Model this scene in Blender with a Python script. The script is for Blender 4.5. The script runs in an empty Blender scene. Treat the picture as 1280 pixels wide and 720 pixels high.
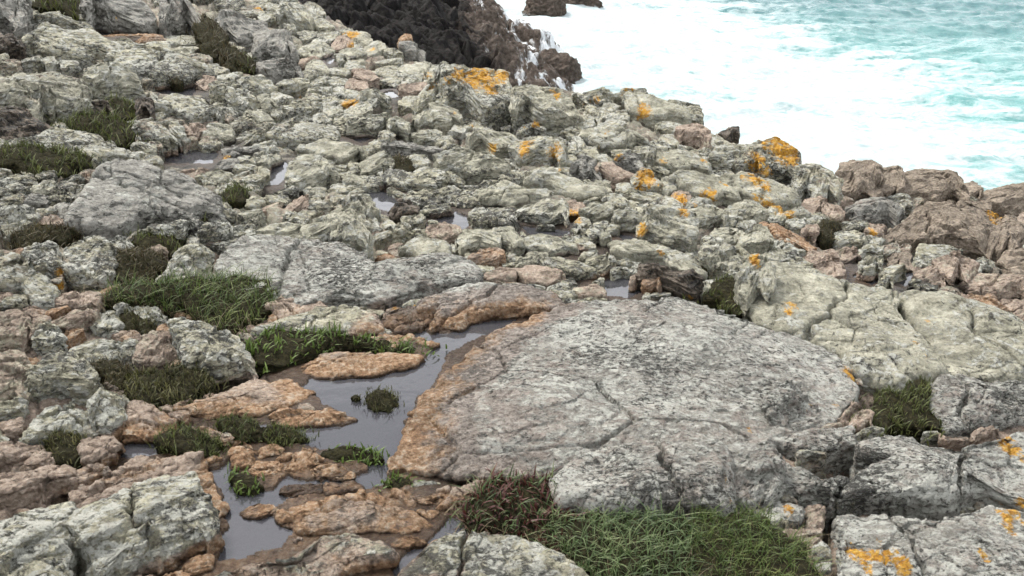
POOL_DATA = """
main|500,413 560,415 615,402 652,397 627,412 592,424 565,440 547,460 540,480 522,500 512,525 502,560 487,590 482,610 440,614 420,605 460,590 440,570 420,540 440,525 400,503 372,487 395,471 470,472 518,458 545,434 505,424
main|263,590 290,578 300,604 340,612 360,598 440,602 472,612 360,622 340,640 364,664 350,684 300,697 272,702 288,660 275,615
main|138,575 150,558 178,543 198,548 215,560 190,572 165,574
main|250,522 300,515 330,532 390,535 440,530 450,560 400,562 330,550 270,530
main|480,715 505,700 530,685 548,668 560,645 585,645 585,668 560,680 530,705 500,730
pool|755,352 772,344 797,346 800,367 785,373 757,371
pool|463,245 490,242 500,255 490,267 470,262
pool|545,272 570,264 592,275 580,289 553,288
pool|653,284 690,287 715,290 707,297 660,293
pool|1065,346 1090,339 1102,350 1090,357
pool|1114,346 1140,337 1148,350 1130,359
pool|190,190 240,178 275,192 262,205 210,205
pool|183,106 210,103 245,110 240,120 205,120
pool|398,71 408,68 418,75 412,81
pool|475,118 490,114 500,121 485,124
pool|428,172 445,167 470,169 450,182
pool|333,232 342,205 358,203 365,214 348,232
pool|110,43 125,36 152,40 142,47
pool|945,357 970,353 990,360 972,370
pool|672,313 700,311 722,317 700,324
pool|762,291 790,296 826,317 800,314
pool|1245,392 1257,388 1265,405 1250,410
pool|340,175 380,170 415,178 380,184
pool|455,240 475,236 485,243 465,247
"""
ROCK_DATA = """
boulder|large lichen crusted boulder with rust stained foot beside the stream pool|V|.3|.15|82,640 110,622 163,588 200,578 243,580 265,613 281,661 265,690 213,712 130,725 85,725
rock_ledge|rusty orange bedrock apron behind the large lichen crusted boulder|R|.1|.05|70,640 100,617 140,590 165,573 215,568 252,574 272,605 283,640 270,655 200,650 120,660
rock_block|tall grey green corner block cut off by the lower left edge|V|.25|.2|-60,640 0,627 30,613 80,606 86,633 80,680 86,760 -60,760
rock_ledge|cracked rust brown ledge above the grey green corner block|R|.3|.1|-40,605 23,588 66,579 90,585 88,603 55,612 -40,630
stone|dark rust stone wedged against the top of the large lichen crusted boulder|R|.3|.15|85,592 100,583 130,577 127,588 107,603 87,605
stone|second small rust stone below the dark wedged one|R|.3|.15|83,612 100,604 118,606 117,617 97,628 85,628
rock_block|upright pale lichen block over the rust ledge and small mossy tuft|V|.4|.4|111,510 125,490 150,486 155,507 148,545 130,546 113,535
rock_block|pale topped block with a red brown front face|V|.4|.2|23,528 43,500 80,497 112,508 110,528 92,548 60,552 25,550
rock_block|small pale block cut off at the left edge above the rust ledges|V|.4|.2|-30,502 0,497 27,492 33,505 25,520 -30,526
stone|rounded rust brown stone on the stepped left ledges|R|.5|.2|29,575 47,562 68,564 68,578 50,585 33,584
rock_ledge|thin rust ledge along the left edge below the pale topped block|R|.4|.1|-30,556 25,551 57,555 55,568 25,574 -30,574
rock_ledge|rust ledge with dark mossy rim beside the small side pool|R|.4|.1|98,547 138,542 147,552 143,572 128,580 108,578
rock_slab|wedge shaped flat rust slab left of the small side pool|R|.2|.05|152,512 166,503 187,503 207,517 229,534 195,548 150,546
stone|low pale ridge stone rising out of the moss by the side pool|V|.3|.2|222,537 237,525 252,526 275,540 293,553 285,560 250,550
rock_slab|low pale slab with rust margins sloping into the head of the stream|P|.08|.05|215,512 270,494 322,473 365,470 397,488 380,505 330,520 262,522
stone|bright orange split stone standing on the pool edge among mossy tufts|R|.4|.3|289,560 303,556 318,563 316,585 300,591 289,582
stone|low orange stone right beside the bright split one|R|.35|.2|313,560 338,553 362,558 352,571 325,577
rock_block|orange block with a dark diagonal crack in the middle of the pools|R|.35|.25|354,582 370,561 395,561 405,572 390,588 378,596 357,598
rock_block|broad orange wedge joined to the cracked block in the pools|R|.3|.2|384,592 402,573 418,574 440,588 461,600 430,605 398,604
rock_ledge|dark wet submerged ledge just below the orange wedge|W|.1|.02|350,612 365,604 400,604 450,608 455,615 400,621 353,623
rock_slab|long rusty orange slab shelving into the lower pool|R|.08|.03|345,643 365,627 420,621 470,617 497,626 502,636 450,645 400,655 365,664 350,656
rock_slab|pale domed slab lying on the rusty orange shelf|V|.15|.12|370,656 400,635 430,627 490,629 525,643 547,663 510,672 470,668 430,672 375,672
rock_slab|pale green slab with an undercut dark front at the bottom of the photo|V|.3|.12|235,722 300,694 370,678 400,661 440,659 482,673 494,690 465,714 400,745 225,745
rock_slab|smooth pale slab rising from the bottom edge beside the grass|V|.2|.1|480,750 510,715 545,678 580,668 620,669 660,683 700,700 740,722 755,750
rock_slab|half drowned rust slab with a dark crack in the stream bed|R|.05|.02|335,522 350,513 400,514 435,518 450,525 435,531 360,536 338,529
stone|rust stone islet barely above the lower pool water|R|.1|.02|292,640 312,630 340,631 350,639 322,648 296,648
rock_slab|huge speckled grey slab filling the middle of the photo|S|.04|.04|478,598 500,548 520,512 545,477 580,440 630,407 700,381 780,372 850,366 905,378 960,397 1012,418 1062,448 1072,482 1055,515 1010,535 955,552 900,566 850,578 800,588 720,598 665,604 600,607 535,602
rock_slab|speckled domed slab with dark stained base above the bottom grass|S|.3|.25|685,600 722,565 790,547 860,534 905,550 912,600 907,638 860,648 800,652 740,652 700,638
rock_block|mottled block between the domed slab and the deep forked crack|S|.35|.25|905,552 930,543 962,547 978,580 962,632 935,642 910,638
rock_ledge|pale undercut ledge below the huge speckled slab beside the pool|P|.3|.06|510,615 560,604 640,588 692,597 684,617 600,628 560,640 525,635
rock_block|rounded fractured knuckle at the lower right end of the huge slab|S|.35|.3|958,500 972,478 1003,470 1032,492 1015,530 985,542 962,540
rock_slab|grey slab bridging the top of the deep forked crack|S|.2|.15|955,552 1007,540 1066,534 1070,556 1045,566 1003,566 985,562
rock_block|grey rounded block on the near side of the deep forked crack|S|.35|.25|958,562 1000,570 1020,584 1064,593 1046,606 1036,628 1000,628 958,602
rock_slab|broad striped grey slab on the far side of the deep forked crack|S|.25|.15|1068,546 1127,534 1165,543 1200,555 1280,530 1340,540 1340,640 1280,632 1230,626 1180,642 1090,637 1047,622 1052,602 1078,582 1112,578 1072,566
rock_slab|striped slab splashed with orange lichen at the bottom right corner|S|.2|.12|1037,630 1090,630 1180,643 1240,630 1340,642 1340,760 1040,760 1036,690
rock_slab|grey green slab behind the mossy hollow at the right edge|S|.2|.2|1160,482 1190,470 1280,478 1340,500 1340,532 1230,534 1188,546 1165,520
stone|upright pinkish knob of rock between the crack and mossy hollow|P|.4|.5|1056,537 1066,513 1077,502 1093,511 1088,535 1072,540
rock_ledge|narrow orange spotted ledge above the green grass on the lower right|S|.35|.15|955,622 1007,633 1006,652 985,657 960,646
stone|small pale rounded stone at the foot of the deep forked crack|V|.4|.4|1017,683 1028,677 1038,684 1038,700 1020,702
stone|pale fragment on the upper edge of the bottom right grass|V|.4|.3|952,642 974,640 986,658 964,664
rock_slab|long green lichen slab sloping between the moss strip and diagonal crack|G|.08|.14|925,345 965,328 1010,335 1070,352 1122,365 1126,390 1152,420 1172,467 1120,490 1078,478 1042,442 1005,417 945,396
rock_slab|green lichen slab with dark blotches on the right of the diagonal crack|G|.1|.14|1127,368 1170,365 1200,378 1250,400 1290,425 1330,440 1330,515 1280,482 1230,482 1176,472 1158,430 1142,405
stone|small upright grey pebble standing in the rubble by the right hand pools|V|.5|.5|1073,327 1085,316 1099,320 1104,340 1086,347
stone|pale upright stone between the two right hand puddles|V|.5|.5|1094,362 1104,337 1115,345 1116,363 1100,367
rock_block|long brown bare ledge with a vertical joint above the pale rubble|B|0.38|.35|1100,295 1117,278 1150,260 1200,256 1240,258 1243,300 1236,320 1200,312 1160,304 1120,300
rock_block|brown rounded block right of the vertical joint in the bare ledge|B|0.38|.35|1240,262 1262,264 1280,288 1268,308 1248,325 1234,318 1240,290
stone|greenish rounded stone beside the rust red streak|V|.4|.3|1035,292 1055,283 1082,290 1078,306 1040,304
rock_block|pale lichen block under the long brown ledge|V|.4|.3|1133,300 1180,299 1203,312 1192,327 1140,320
rock_block|pinkish block under the middle of the brown ledge|P|.45|.4|1168,320 1200,312 1227,322 1212,342 1187,360 1172,347
boulder|pale rounded boulder in the rubble near the right edge|P|.4|.35|1194,352 1225,335 1260,343 1285,356 1277,374 1240,376 1203,367
stone|flat orange pink stone at the edge of the green slab|O|.4|.15|1196,376 1215,367 1242,372 1258,383 1240,394 1210,387
stone|pale angular stone right of the larger puddle|P|.4|.35|1143,336 1165,332 1182,345 1179,362 1150,360 1139,346
stone|low pale stone on the rim of the green slab by the puddle|V|.4|.2|1135,354 1160,355 1174,366 1152,371
rock_ledge|rust red streaked narrow ledge running down the slope|X|.3|.2|953,272 985,279 1015,299 1024,315 1005,314 975,297 955,286
boulder|brown boulder at the right edge beyond the end of the ledge|B|0.38|.35|1243,328 1260,311 1320,306 1320,348 1258,350
boulder|tall brown angular boulder first in the bare row before the sea|B|0.38|.35|1033,226 1048,197 1075,195 1097,205 1100,228 1090,242 1060,247 1040,242
rock_block|brown square block second in the bare row before the sea|B|0.38|.35|1096,207 1115,203 1129,211 1128,242 1100,247 1094,235
boulder|brown domed boulder with a shadowed front third in the bare row|B|0.38|.35|1129,213 1150,209 1182,217 1203,229 1207,248 1170,253 1130,243
stone|small round brown boulder wedged in the bare row before the sea|B|0.38|.35|1198,226 1214,219 1226,227 1223,246 1205,247
boulder|long brown boulder at the right end of the bare row|B|0.38|.35|1224,229 1250,225 1320,236 1320,266 1240,258 1221,247
boulder|grey brown boulder in front of the tall angular one|Y|.45|.5|1048,257 1075,242 1102,247 1128,256 1121,273 1090,278 1055,273
rock_ledge|thin yellow capped brown ledge between the two bare rows|B|0.38|.35|1126,262 1165,247 1202,251 1235,257 1230,268 1180,266 1150,268
rock_block|flat topped green block beside the dark mid slope pool|G|.4|.25|638,257 683,244 708,257 708,276 670,281 645,273
rock_block|squarish green block with mustard lichen on its left side|G|.5|.4|725,260 745,251 766,258 764,277 736,279
rock_block|green block right of the mustard spotted one|G|.5|.4|763,273 775,261 802,268 799,286 775,287
rock_block|large smooth green face above the mustard lichen crevice|G|.5|.5|798,272 830,254 857,262 877,285 882,305 862,314 825,307 800,292
rock_slab|long green strip slab below the smooth green face|G|.25|.15|763,302 790,296 832,312 872,325 882,347 860,352 830,332 800,324 770,317
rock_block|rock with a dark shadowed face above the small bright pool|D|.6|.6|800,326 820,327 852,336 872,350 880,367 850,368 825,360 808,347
stone|orange stone lit up in the dark recess by the small bright pool|O|.5|.4|801,354 810,343 823,349 825,362 808,366
stone|pinkish pebble on the right rim of the small bright pool|P|.5|.4|784,347 798,340 802,353 790,360
stone|tiny white pebble below the orange stone by the bright pool|N|.5|.4|804,369 812,366 813,376 804,377
rock_block|pale block with a squared front left of the dark faced rock|V|.4|.3|733,322 762,316 770,332 752,342 737,336
rock_slab|pink bare slab with fine cracks upslope of the huge speckled slab|P|.25|.1|640,337 665,331 702,338 710,351 690,358 658,354
rock_slab|pale narrow slab behind the pink bare slab|V|.3|.15|668,327 700,321 735,330 748,340 722,345 685,342
rock_slab|low pale slab left of the small bright pool|P|.3|.15|714,359 745,354 759,362 757,374 725,373
stone|cube shaped pale stone at the end of the long pool|V|.5|.4|711,286 722,279 729,290 719,298
stone|pale cubic stone on the lip between two mid slope pools|V|.5|.4|731,290 745,285 752,300 740,305
stone|green cubic stone right of the pale cubic one on the pool lip|G|.5|.4|750,294 760,289 765,302 753,307
rock_block|long pale block forming the near rim of the mid slope pool|V|.45|.25|702,302 730,296 744,307 740,314 715,310
rock_slab|flat green slab between the long pool and the pink bare slab|G|.3|.15|646,299 680,292 706,302 724,311 690,318 658,313
rock_slab|mottled slab whose dark edge overhangs the top of the stream|S|.25|.15|525,376 562,361 600,354 650,356 690,367 710,379 670,390 630,397 590,405 570,416 535,412 550,397 522,388
rock_block|grey green block left of the moss hanging strip|G|.4|.3|878,307 900,299 922,310 938,330 928,352 905,353 884,342
rock_block|steep grey green wall face right of the moss hanging strip|G|.6|.8|926,330 945,318 965,328 968,362 952,390 936,383 925,358
rock_block|green rubble block right of the orange dotted patch|G|.4|.35|857,263 885,254 908,265 903,282 873,282
rock_block|green block perched over the moss strip|G|.4|.35|882,287 905,279 927,290 922,307 893,304
rock_block|green block below the rust red streak|G|.4|.35|908,251 940,247 962,262 953,277 918,272
rock_block|pale green block below and left of the rust red ledge end|G|.4|.3|922,291 950,281 968,300 952,319 928,313
rock_slab|long grey mottled slab across the mid slope left of centre|S|.2|.2|268,314 300,297 370,299 430,302 472,324 520,324 562,324 592,330 602,351 562,362 525,372 480,387 430,382 380,390 335,377 290,357 264,337
boulder|smooth green humped boulder behind the long grey mottled slab|G|.5|.35|374,288 400,267 422,261 447,280 464,293 473,312 468,326 440,323 400,310 378,304
rock_block|pale green block left of the smooth humped boulder|G|.4|.25|316,271 340,267 382,285 387,301 340,300 316,294
rock_block|green peaked block above the smooth humped boulder|G|.4|.4|428,262 440,246 459,242 473,262 475,282 462,290 445,278
stone|pale cube beside the dark slot above the long grey slab|V|.5|.4|490,287 510,277 520,290 514,300 493,299
stone|pink flat stone near the upper centre pools|P|.4|.3|531,283 555,277 574,285 578,297 555,302 536,297
rock_slab|green slab with a stepped edge in front of the upper centre pools|G|.35|.25|498,307 530,294 562,305 565,327 535,333 507,323
rock_block|green roofed block over the orange glowing hollow|G|.45|.35|563,302 590,284 627,288 637,305 633,320 600,312 578,318
stone|orange stained stone inside the hollow under the green roofed block|O|.5|.4|587,320 600,311 626,311 634,326 620,332 591,332
rock_block|green block right of the orange glowing hollow|G|.45|.35|607,287 640,281 653,300 648,320 630,313
rock_slab|pinkish slab just right of the orange glowing hollow|P|.3|.15|603,342 625,332 648,335 643,352 611,354
rock_slab|pale green lens shaped slab above the low green plants|V|.2|.15|315,417 350,399 395,384 432,382 473,394 478,416 440,424 395,428 350,426
rock_ledge|rust ledge projecting into the narrow neck of the stream|R|.3|.05|461,427 480,417 512,417 548,430 542,438 500,440 464,435
rock_slab|pale slab with rusty rim between the low plants and stream|P|.12|.05|375,457 400,440 450,437 502,442 533,448 512,462 460,473 400,475 378,468
rock_ledge|dark brown wet ledge at the head of the stream|W|.35|.15|478,402 500,384 532,384 540,402 527,417 493,420
rock_ledge|rusty bare patch of ledge right of the bright green grass|R|.3|.2|333,382 350,369 392,374 414,382 387,397 348,402
stone|flat slim stone at the far rim of the upper centre pool|V|.4|.3|526,260 545,256 567,263 547,269 527,268
rock_block|pale square block at the right rim of the upper centre pool|V|.5|.4|586,263 600,257 619,269 615,285 597,286
rock_ledge|dark brown pier of rock standing in the upper centre pool|D|.6|.3|485,256 510,251 529,262 522,277 488,277
stone|pale flat stone against the dark brown pier|V|.45|.3|498,272 520,266 529,273 524,282 500,282
rock_block|large flat pale block with squared corners above the grassy gully|V|.15|.35|72,312 80,299 110,289 132,295 139,310 143,357 110,362 78,354
rock_block|pale block with a brown shadowed left face beside the squared block|V|.35|.4|31,333 45,307 62,299 74,305 74,347 55,343 38,337
rock_block|long pale block with pink front below the large squared block|P|.4|.25|53,377 65,359 100,361 125,368 120,388 75,386
rock_slab|pale slab with dark stained end at the left edge|V|.25|.25|-30,345 20,332 52,340 72,360 62,387 45,383 25,367 -30,360
boulder|pale leaning block above the bright green grass patch|V|.3|.45|193,357 215,319 235,302 257,307 269,335 258,358 237,371 213,373 193,368
stone|grey stone right of the large squared block|V|.5|.4|135,303 150,296 166,303 165,320 142,323
boulder|pale rounded stone in the heather below the great layered slab|V|.45|.35|184,288 205,277 232,274 243,285 228,302 198,305
rock_block|small leaning block at the foot of the great layered slab|V|.5|.5|243,292 257,276 268,280 270,297 250,300
stone|small dark stone beside the leaning block in the gully|V|.5|.4|266,282 282,274 294,290 286,299 268,297
rock_slab|great layered slab with a dark overhanging right end|Z|.22|.25|80,282 103,235 130,204 165,202 212,211 247,224 277,245 276,264 248,260 245,290 215,281 180,283 150,294 108,294
rock_block|grey block at the left edge left of the great layered slab|V|.4|.3|-30,267 30,249 43,260 37,277 -30,286
boulder|pale boulder with rusty base above the dark brown moss|V|.4|.3|215,397 245,399 282,411 313,432 329,457 317,470 285,473 245,470 230,447 233,430 218,413
rock_block|brown cracked block left of the pale rusty based boulder|P|.4|.35|165,432 180,417 207,414 225,425 228,448 207,459 178,457
rock_block|split pale block with dark foot above the brown moss|V|.4|.3|83,427 110,414 142,419 170,430 170,450 140,454 113,453
rock_block|pale ridge stone between the two heather tufts|V|.35|.3|146,386 165,371 192,379 218,395 221,407 190,408 153,397
rock_block|pale pointed block on the upper shoulder of the big left boulder|V|.35|.35|37,422 55,402 74,412 83,426 62,438 46,434
boulder|big pale green boulder with a pointed crest near the left edge|V|.3|.35|20,492 45,450 75,426 98,440 118,465 138,485 133,500 100,500 60,495 28,506
rock_block|pinkish bare block at the left edge beside the big boulder|P|.35|.35|-40,432 20,428 32,460 22,494 -40,506
rock_block|brown stained block at the left edge above the pinkish one|P|.35|.3|-40,390 20,379 37,395 43,417 25,433 -40,436
rock_ledge|low pink ledge in the heather under the long pale block|P|.4|.2|57,402 90,384 123,390 118,403 80,413
stone|small pink stone in the heather right of the squared block|P|.5|.4|188,311 200,306 210,315 196,320
boulder|grey block with a pink left cheek and overhanging front in the upper left|G|.55|.6|105,98 115,82 150,84 177,96 181,112 166,128 140,125 118,122
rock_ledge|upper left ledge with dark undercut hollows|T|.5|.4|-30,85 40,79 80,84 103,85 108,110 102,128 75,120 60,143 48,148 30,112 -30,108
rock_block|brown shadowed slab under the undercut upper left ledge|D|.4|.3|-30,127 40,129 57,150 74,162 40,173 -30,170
rock_block|brown low block just above the upper left grass|D|.5|.3|73,132 100,125 132,127 142,141 125,148 93,147
rock_block|dark wet cube right of the overhanging grey block|D|.6|.5|168,121 188,121 192,147 171,148
rock_block|pale jumbled block right of the upper left grass|V|.4|.35|166,162 185,149 212,158 221,173 207,181 179,175
rock_block|pale squared block above the purple wet rock|V|.4|.35|190,154 221,151 233,165 224,178 209,163
rock_slab|pale slab below the upper left grass hollow|V|.3|.25|33,180 60,161 95,164 127,170 130,182 100,188 63,193
rock_slab|long pale slab just above the great layered slab|V|.3|.25|88,192 125,177 157,185 161,197 130,203 108,207
rock_slab|pale stepped slab under the upper purple puddle|V|.35|.3|187,127 215,117 252,124 268,135 278,152 240,153 203,142
rock_block|angular pale block right of the stepped slab|V|.4|.4|258,112 280,99 312,107 324,130 302,143 273,127
rock_slab|wide pale slab below the rust strip in the upper left|V|.3|.3|26,47 55,31 90,39 112,34 132,50 153,55 158,72 110,78 70,73 33,62
rock_block|narrow pale block between the dark grass and rust strip|V|.4|.3|43,13 65,11 92,25 114,32 112,44 80,37 53,30
boulder|dark grey boulder filling the upper left corner|Y|.3|.8|-60,-40 30,-40 34,20 27,46 0,37 -60,42
rock_block|dark block under the upper left corner boulder|D|.4|.5|-40,42 5,38 32,55 26,68 -40,68
rock_block|dark grey block with a flat shadowed face at the top edge|Y|.5|.9|98,-20 170,-25 197,5 195,36 150,36 113,27
boulder|grey rounded block beside the brown grass at the top edge|Y|.5|.8|196,0 215,-20 247,8 250,30 230,43 198,38
boulder|grey boulder right of the brown grass strip|Y|.45|.6|263,22 285,11 332,24 348,45 343,65 300,59 278,48
rock_slab|wide green slab right of the overhanging grey block|V|.3|.35|128,72 170,61 217,70 257,78 268,90 235,104 193,99 148,92
rock_ledge|rust orange strip of bare rock near the top left|X|.3|.25|110,29 130,26 165,37 202,40 202,52 160,50 128,42
rock_block|pale block under the grey boulder by the brown grass|V|.4|.4|295,94 325,87 348,100 338,121 303,115
boulder|tall smooth grey boulder at the top of the slope|Y|.45|.8|318,26 345,21 362,40 375,72 357,88 335,83 318,73
rock_block|flat grey block at the foot of the tall smooth boulder|Y|.5|.5|320,69 350,69 378,85 373,98 330,95
boulder|grey crest boulder against the black cliff|V|.45|.8|347,8 370,-2 387,15 395,35 375,36 353,28
rock_block|grey log shaped block lying on the crest by the black cliff|Y|.6|.6|495,56 515,51 534,59 534,70 505,69
stone|orange stone perched above the log shaped crest block|O|.6|.6|496,49 504,42 514,43 514,54 500,54
rock_block|crest outcrop capped with bright orange lichen|V|.5|.7|513,138 530,104 555,84 590,76 632,80 643,110 643,142 620,163 580,143 545,153
rock_block|cracked green outcrop right of the orange capped one|G|.5|.8|642,102 670,101 706,109 728,125 722,153 690,163 660,153 643,160
rock_block|green rounded block at the foot of the orange capped outcrop|G|.5|.5|521,142 540,129 567,134 583,150 560,163 528,160
rock_block|green cube beside the black hollow below the outcrop|G|.55|.5|485,152 498,144 512,155 509,171 488,167
rock_block|grey peaked block near the upper slope puddles|G|.5|.5|448,122 465,109 482,114 488,131 465,138
rock_block|broad green block left of the black hollow|G|.5|.45|433,157 450,144 482,139 489,162 470,171 443,164
rock_block|pale ridge block below the upper slope puddles|V|.4|.4|343,132 370,121 402,130 397,145 358,144
rock_slab|long pale slab with a dark shadow line below the ridge block|V|.35|.3|328,167 350,154 390,154 422,165 422,181 380,181 338,178
rock_block|large green block with a smooth lit top at left of centre|G|.4|.4|352,202 375,192 412,198 421,216 402,233 368,238
rock_block|green block right of the narrow white streaked crack|G|.45|.4|448,197 475,186 492,195 488,213 458,218
rock_slab|green flat slab above the white streaked crack|G|.35|.3|369,184 400,174 442,182 458,196 430,206 388,198
rock_block|grey humped block with a dark under edge at upper centre|Y|.5|.4|478,180 500,169 547,175 555,192 520,198 488,192
rock_block|green tilted block with a tall grey front face|G|.6|.6|538,197 570,186 612,195 640,205 623,225 590,228 558,225 538,212
rock_block|brown mossy block left of the tall grey front face|V|.5|.4|523,217 550,204 577,215 579,231 550,235 528,228
rock_block|green block under the orange spotted gap|G|.5|.5|583,182 600,164 637,164 663,180 658,198 618,198
rock_slab|pale strip slab with straight joints at upper centre|V|.4|.3|473,222 500,212 542,222 548,235 500,238 476,233
rock_block|lichen crusted block with two orange blotches|V|.5|.5|641,170 662,161 692,170 705,190 698,208 665,208 641,202
stone|smooth grey block with a rounded shoulder beside the dark gap|Y|.55|.5|711,207 725,194 747,200 753,222 730,223 716,217
rock_slab|pink slab with an orange lichen rim right of the smooth grey block|P|.4|.3|743,207 765,201 792,218 798,227 770,231 748,220
rock_block|dark grey rounded block behind the pink slab|Y|.5|.5|768,197 795,191 808,205 803,221 778,214
rock_block|block half covered by bright mustard lichen|V|.5|.4|791,220 810,212 831,230 822,243 793,237
rock_block|pinkish block with a shadowed recess on the upper right slope|P|.55|.6|843,168 870,154 888,165 883,188 855,183 841,174
rock_slab|long green slab running up to the sea skyline|G|.35|.5|768,128 800,114 838,130 864,150 830,153 788,147
rock_block|pale block below the yellow capped outcrop|V|.45|.5|883,192 910,174 943,178 958,206 930,218 893,210
rock_block|yellow capped outcrop standing against the sea|V|.5|.8|928,187 960,174 990,180 1004,198 1008,216 985,227 953,222 933,207
rock_block|green flank block right of the yellow capped outcrop|V|.5|.8|993,207 1013,204 1037,224 1050,247 1022,254 998,238
rock_slab|wide green slab with yellow streaks below the capped outcrop|G|.3|.35|898,222 930,214 977,228 1004,245 993,263 950,258 908,243
stone|dark stone on the skyline against the white foam|D|.3|.3|895,164 913,159 924,168 905,172
rock_block|green block on the skyline beside the orange spots|V|.5|.8|728,122 742,110 760,112 768,125 750,132
rock_block|yellow topped flat block on the skyline|V|.5|.8|762,118 780,111 800,117 812,128 790,132 768,127
rock_block|green block with a small shadowed notch on the skyline|V|.5|.8|826,132 845,127 868,140 890,155 868,158 838,148
rock_slab|green slab below the cracked outcrop on the upper right slope|G|.35|.4|722,170 745,158 790,160 812,178 780,188 740,186
rock_slab|grey green slab above the block half covered in mustard|G|.35|.4|810,190 840,184 872,192 888,212 850,216 820,208
rock_slab|green slab dropping from the lichen rubble toward the rust red ledge|G|.3|.35|838,222 870,214 905,226 925,246 890,252 850,240
rock_slab|sloping green slab above the squarish mustard sided block|G|.3|.3|650,228 690,212 730,228 760,246 720,250 680,240
rock_slab|long green slab over the flat topped pool block|G|.3|.3|590,240 630,226 660,236 690,246 640,258 600,254
"""
VEG_DATA = """
grass_clump|big tangled clump of grass and dark red leafed plants at the bottom edge|red|575,640 600,612 640,598 690,602 720,640 715,690 700,705 660,685 620,668 590,665
grass_clump|long bluish green grass tussock spilling over the bottom edge|grass|690,650 740,640 800,648 860,655 870,690 860,735 760,750 700,715
grass_clump|bright green fine grass tussock below the orange spotted ledge|fine|855,655 900,640 950,645 975,665 1000,680 1015,705 1010,740 860,745
grass_clump|bright green grass patch on the ledge below the squared block|fine|125,368 165,358 210,366 235,358 265,347 300,345 335,358 345,380 330,398 300,412 265,405 235,392 190,378 150,378
grass_clump|low bright green plants along the pale lens shaped slab|leaf|310,430 340,415 370,420 400,425 440,424 500,432 520,440 490,443 440,437 400,442 370,455 335,462 318,450
grass_clump|narrow bright grass fringe on the rust ledge at the stream neck|fine|478,436 500,433 520,436 515,443 490,444
grass_clump|dark green mossy grass in the hollow of the upper left ledges|moss|82,150 100,141 130,140 155,152 170,165 168,178 145,180 120,170 90,165
grass_clump|low dark grass strip at the left edge under the pale slab|moss|-20,185 20,180 45,188 80,190 110,198 112,210 85,218 40,212 -20,210
moss_cushion|dark moss tuft hanging on the rust ledge by the upright block|dark|58,548 75,536 95,540 103,560 95,580 70,580 60,565
moss_cushion|large green moss tuft covering the left of the low ridge stone|moss|190,552 210,540 235,530 260,545 285,558 270,570 245,573 215,565
moss_cushion|moss tuft with brown stems between ridge stone and orange stones|moss|272,530 285,522 305,525 330,533 365,538 385,548 370,557 330,555 300,553 285,545
moss_cushion|round dark moss islet in the middle of the stream|dark|457,497 465,488 480,488 495,495 498,507 485,516 467,515
moss_cushion|tiny dark moss tuft in the water beside the round islet|dark|438,497 445,494 450,499 444,503
moss_cushion|bright green plant fringe beside the cracked orange block|leaf|402,563 420,560 445,562 470,568 478,576 455,581 425,580 405,572
moss_cushion|small drowned green tuft below the bright orange stone|leaf|288,592 300,590 318,595 330,608 315,618 295,612
moss_cushion|small green tuft at the left toe of the huge speckled slab|leaf|480,604 490,598 510,598 515,606 500,615 484,613
moss_cushion|wide brown green moss bank under the pale rusty based boulder|dark|150,490 165,470 200,465 240,458 265,470 272,487 240,500 200,508 165,505
moss_cushion|brown heather tuft between the pale ridge stones|dark|145,395 165,388 190,395 198,408 185,420 160,415
moss_cushion|dark heather tuft against the brown cracked block|dark|212,420 225,413 245,420 243,440 230,450 218,435
moss_cushion|brown heather along the gully above the grass patch|brown|138,320 165,305 200,315 218,330 200,350 180,362 150,360 142,345
moss_cushion|dark heather bed left of the large squared block|brown|15,295 45,280 80,285 105,292 75,305 50,310 25,315
moss_cushion|dark heather pocket between the big boulder and the split block|brown|108,455 130,448 160,455 170,470 150,488 135,480
moss_cushion|green moss in the gully above the leaning pale boulder|moss|165,295 185,288 205,300 230,305 215,320 190,312 170,312
moss_cushion|olive moss pocket under the dark overhang of the great slab|moss|243,270 258,264 270,272 262,282 248,288
moss_cushion|olive green moss hanging in the cleft right of the dark faced rock|moss|880,375 893,355 912,345 930,358 935,380 945,398 925,392 905,385
moss_cushion|dry olive tuft above the cleft moss|brown|864,330 875,322 888,328 886,345 876,352 866,345
moss_cushion|brown green moss hollow behind the pinkish knob|moss|1085,515 1100,495 1125,485 1150,472 1165,480 1160,500 1170,520 1180,540 1150,538 1110,535 1090,535
moss_cushion|small round green cushion in the joint of the huge speckled slab|moss|895,535 905,527 920,527 930,535 922,541 905,541
moss_cushion|dark moss plug at the head of the diagonal crack|dark|1110,388 1120,380 1130,390 1128,402 1118,400
moss_cushion|dry brown grass strip between the boulders at the top edge|brown|245,25 262,18 275,40 290,60 315,80 310,90 285,88 262,72 245,55
moss_cushion|green grass tuft below the dry brown strip|moss|288,80 305,74 325,80 318,92 300,90
moss_cushion|dark green grass above the upper left stones|moss|35,5 60,-5 100,-5 110,15 100,25 75,15 50,12
moss_cushion|brown moss patch beside the narrow white streaked crack|brown|478,205 490,195 515,200 520,212 500,217 482,215
moss_cushion|brown moss below the orange capped outcrop|brown|590,135 603,125 620,130 618,142 600,145
moss_cushion|brown dry tuft at the end of the rust red ledge|brown|1018,285 1030,275 1050,280 1045,298 1030,305 1018,300
moss_cushion|yellow green moss streak under the dark upper left cube|moss|130,128 148,122 165,130 175,145 160,152 140,145
moss_cushion|dark plants in the crevice right of the great layered slab|moss|278,240 295,232 315,240 305,255 285,255
moss_cushion|dry moss in the gully above the wide green slab|brown|205,85 228,82 240,98 225,108 210,100
"""
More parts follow.
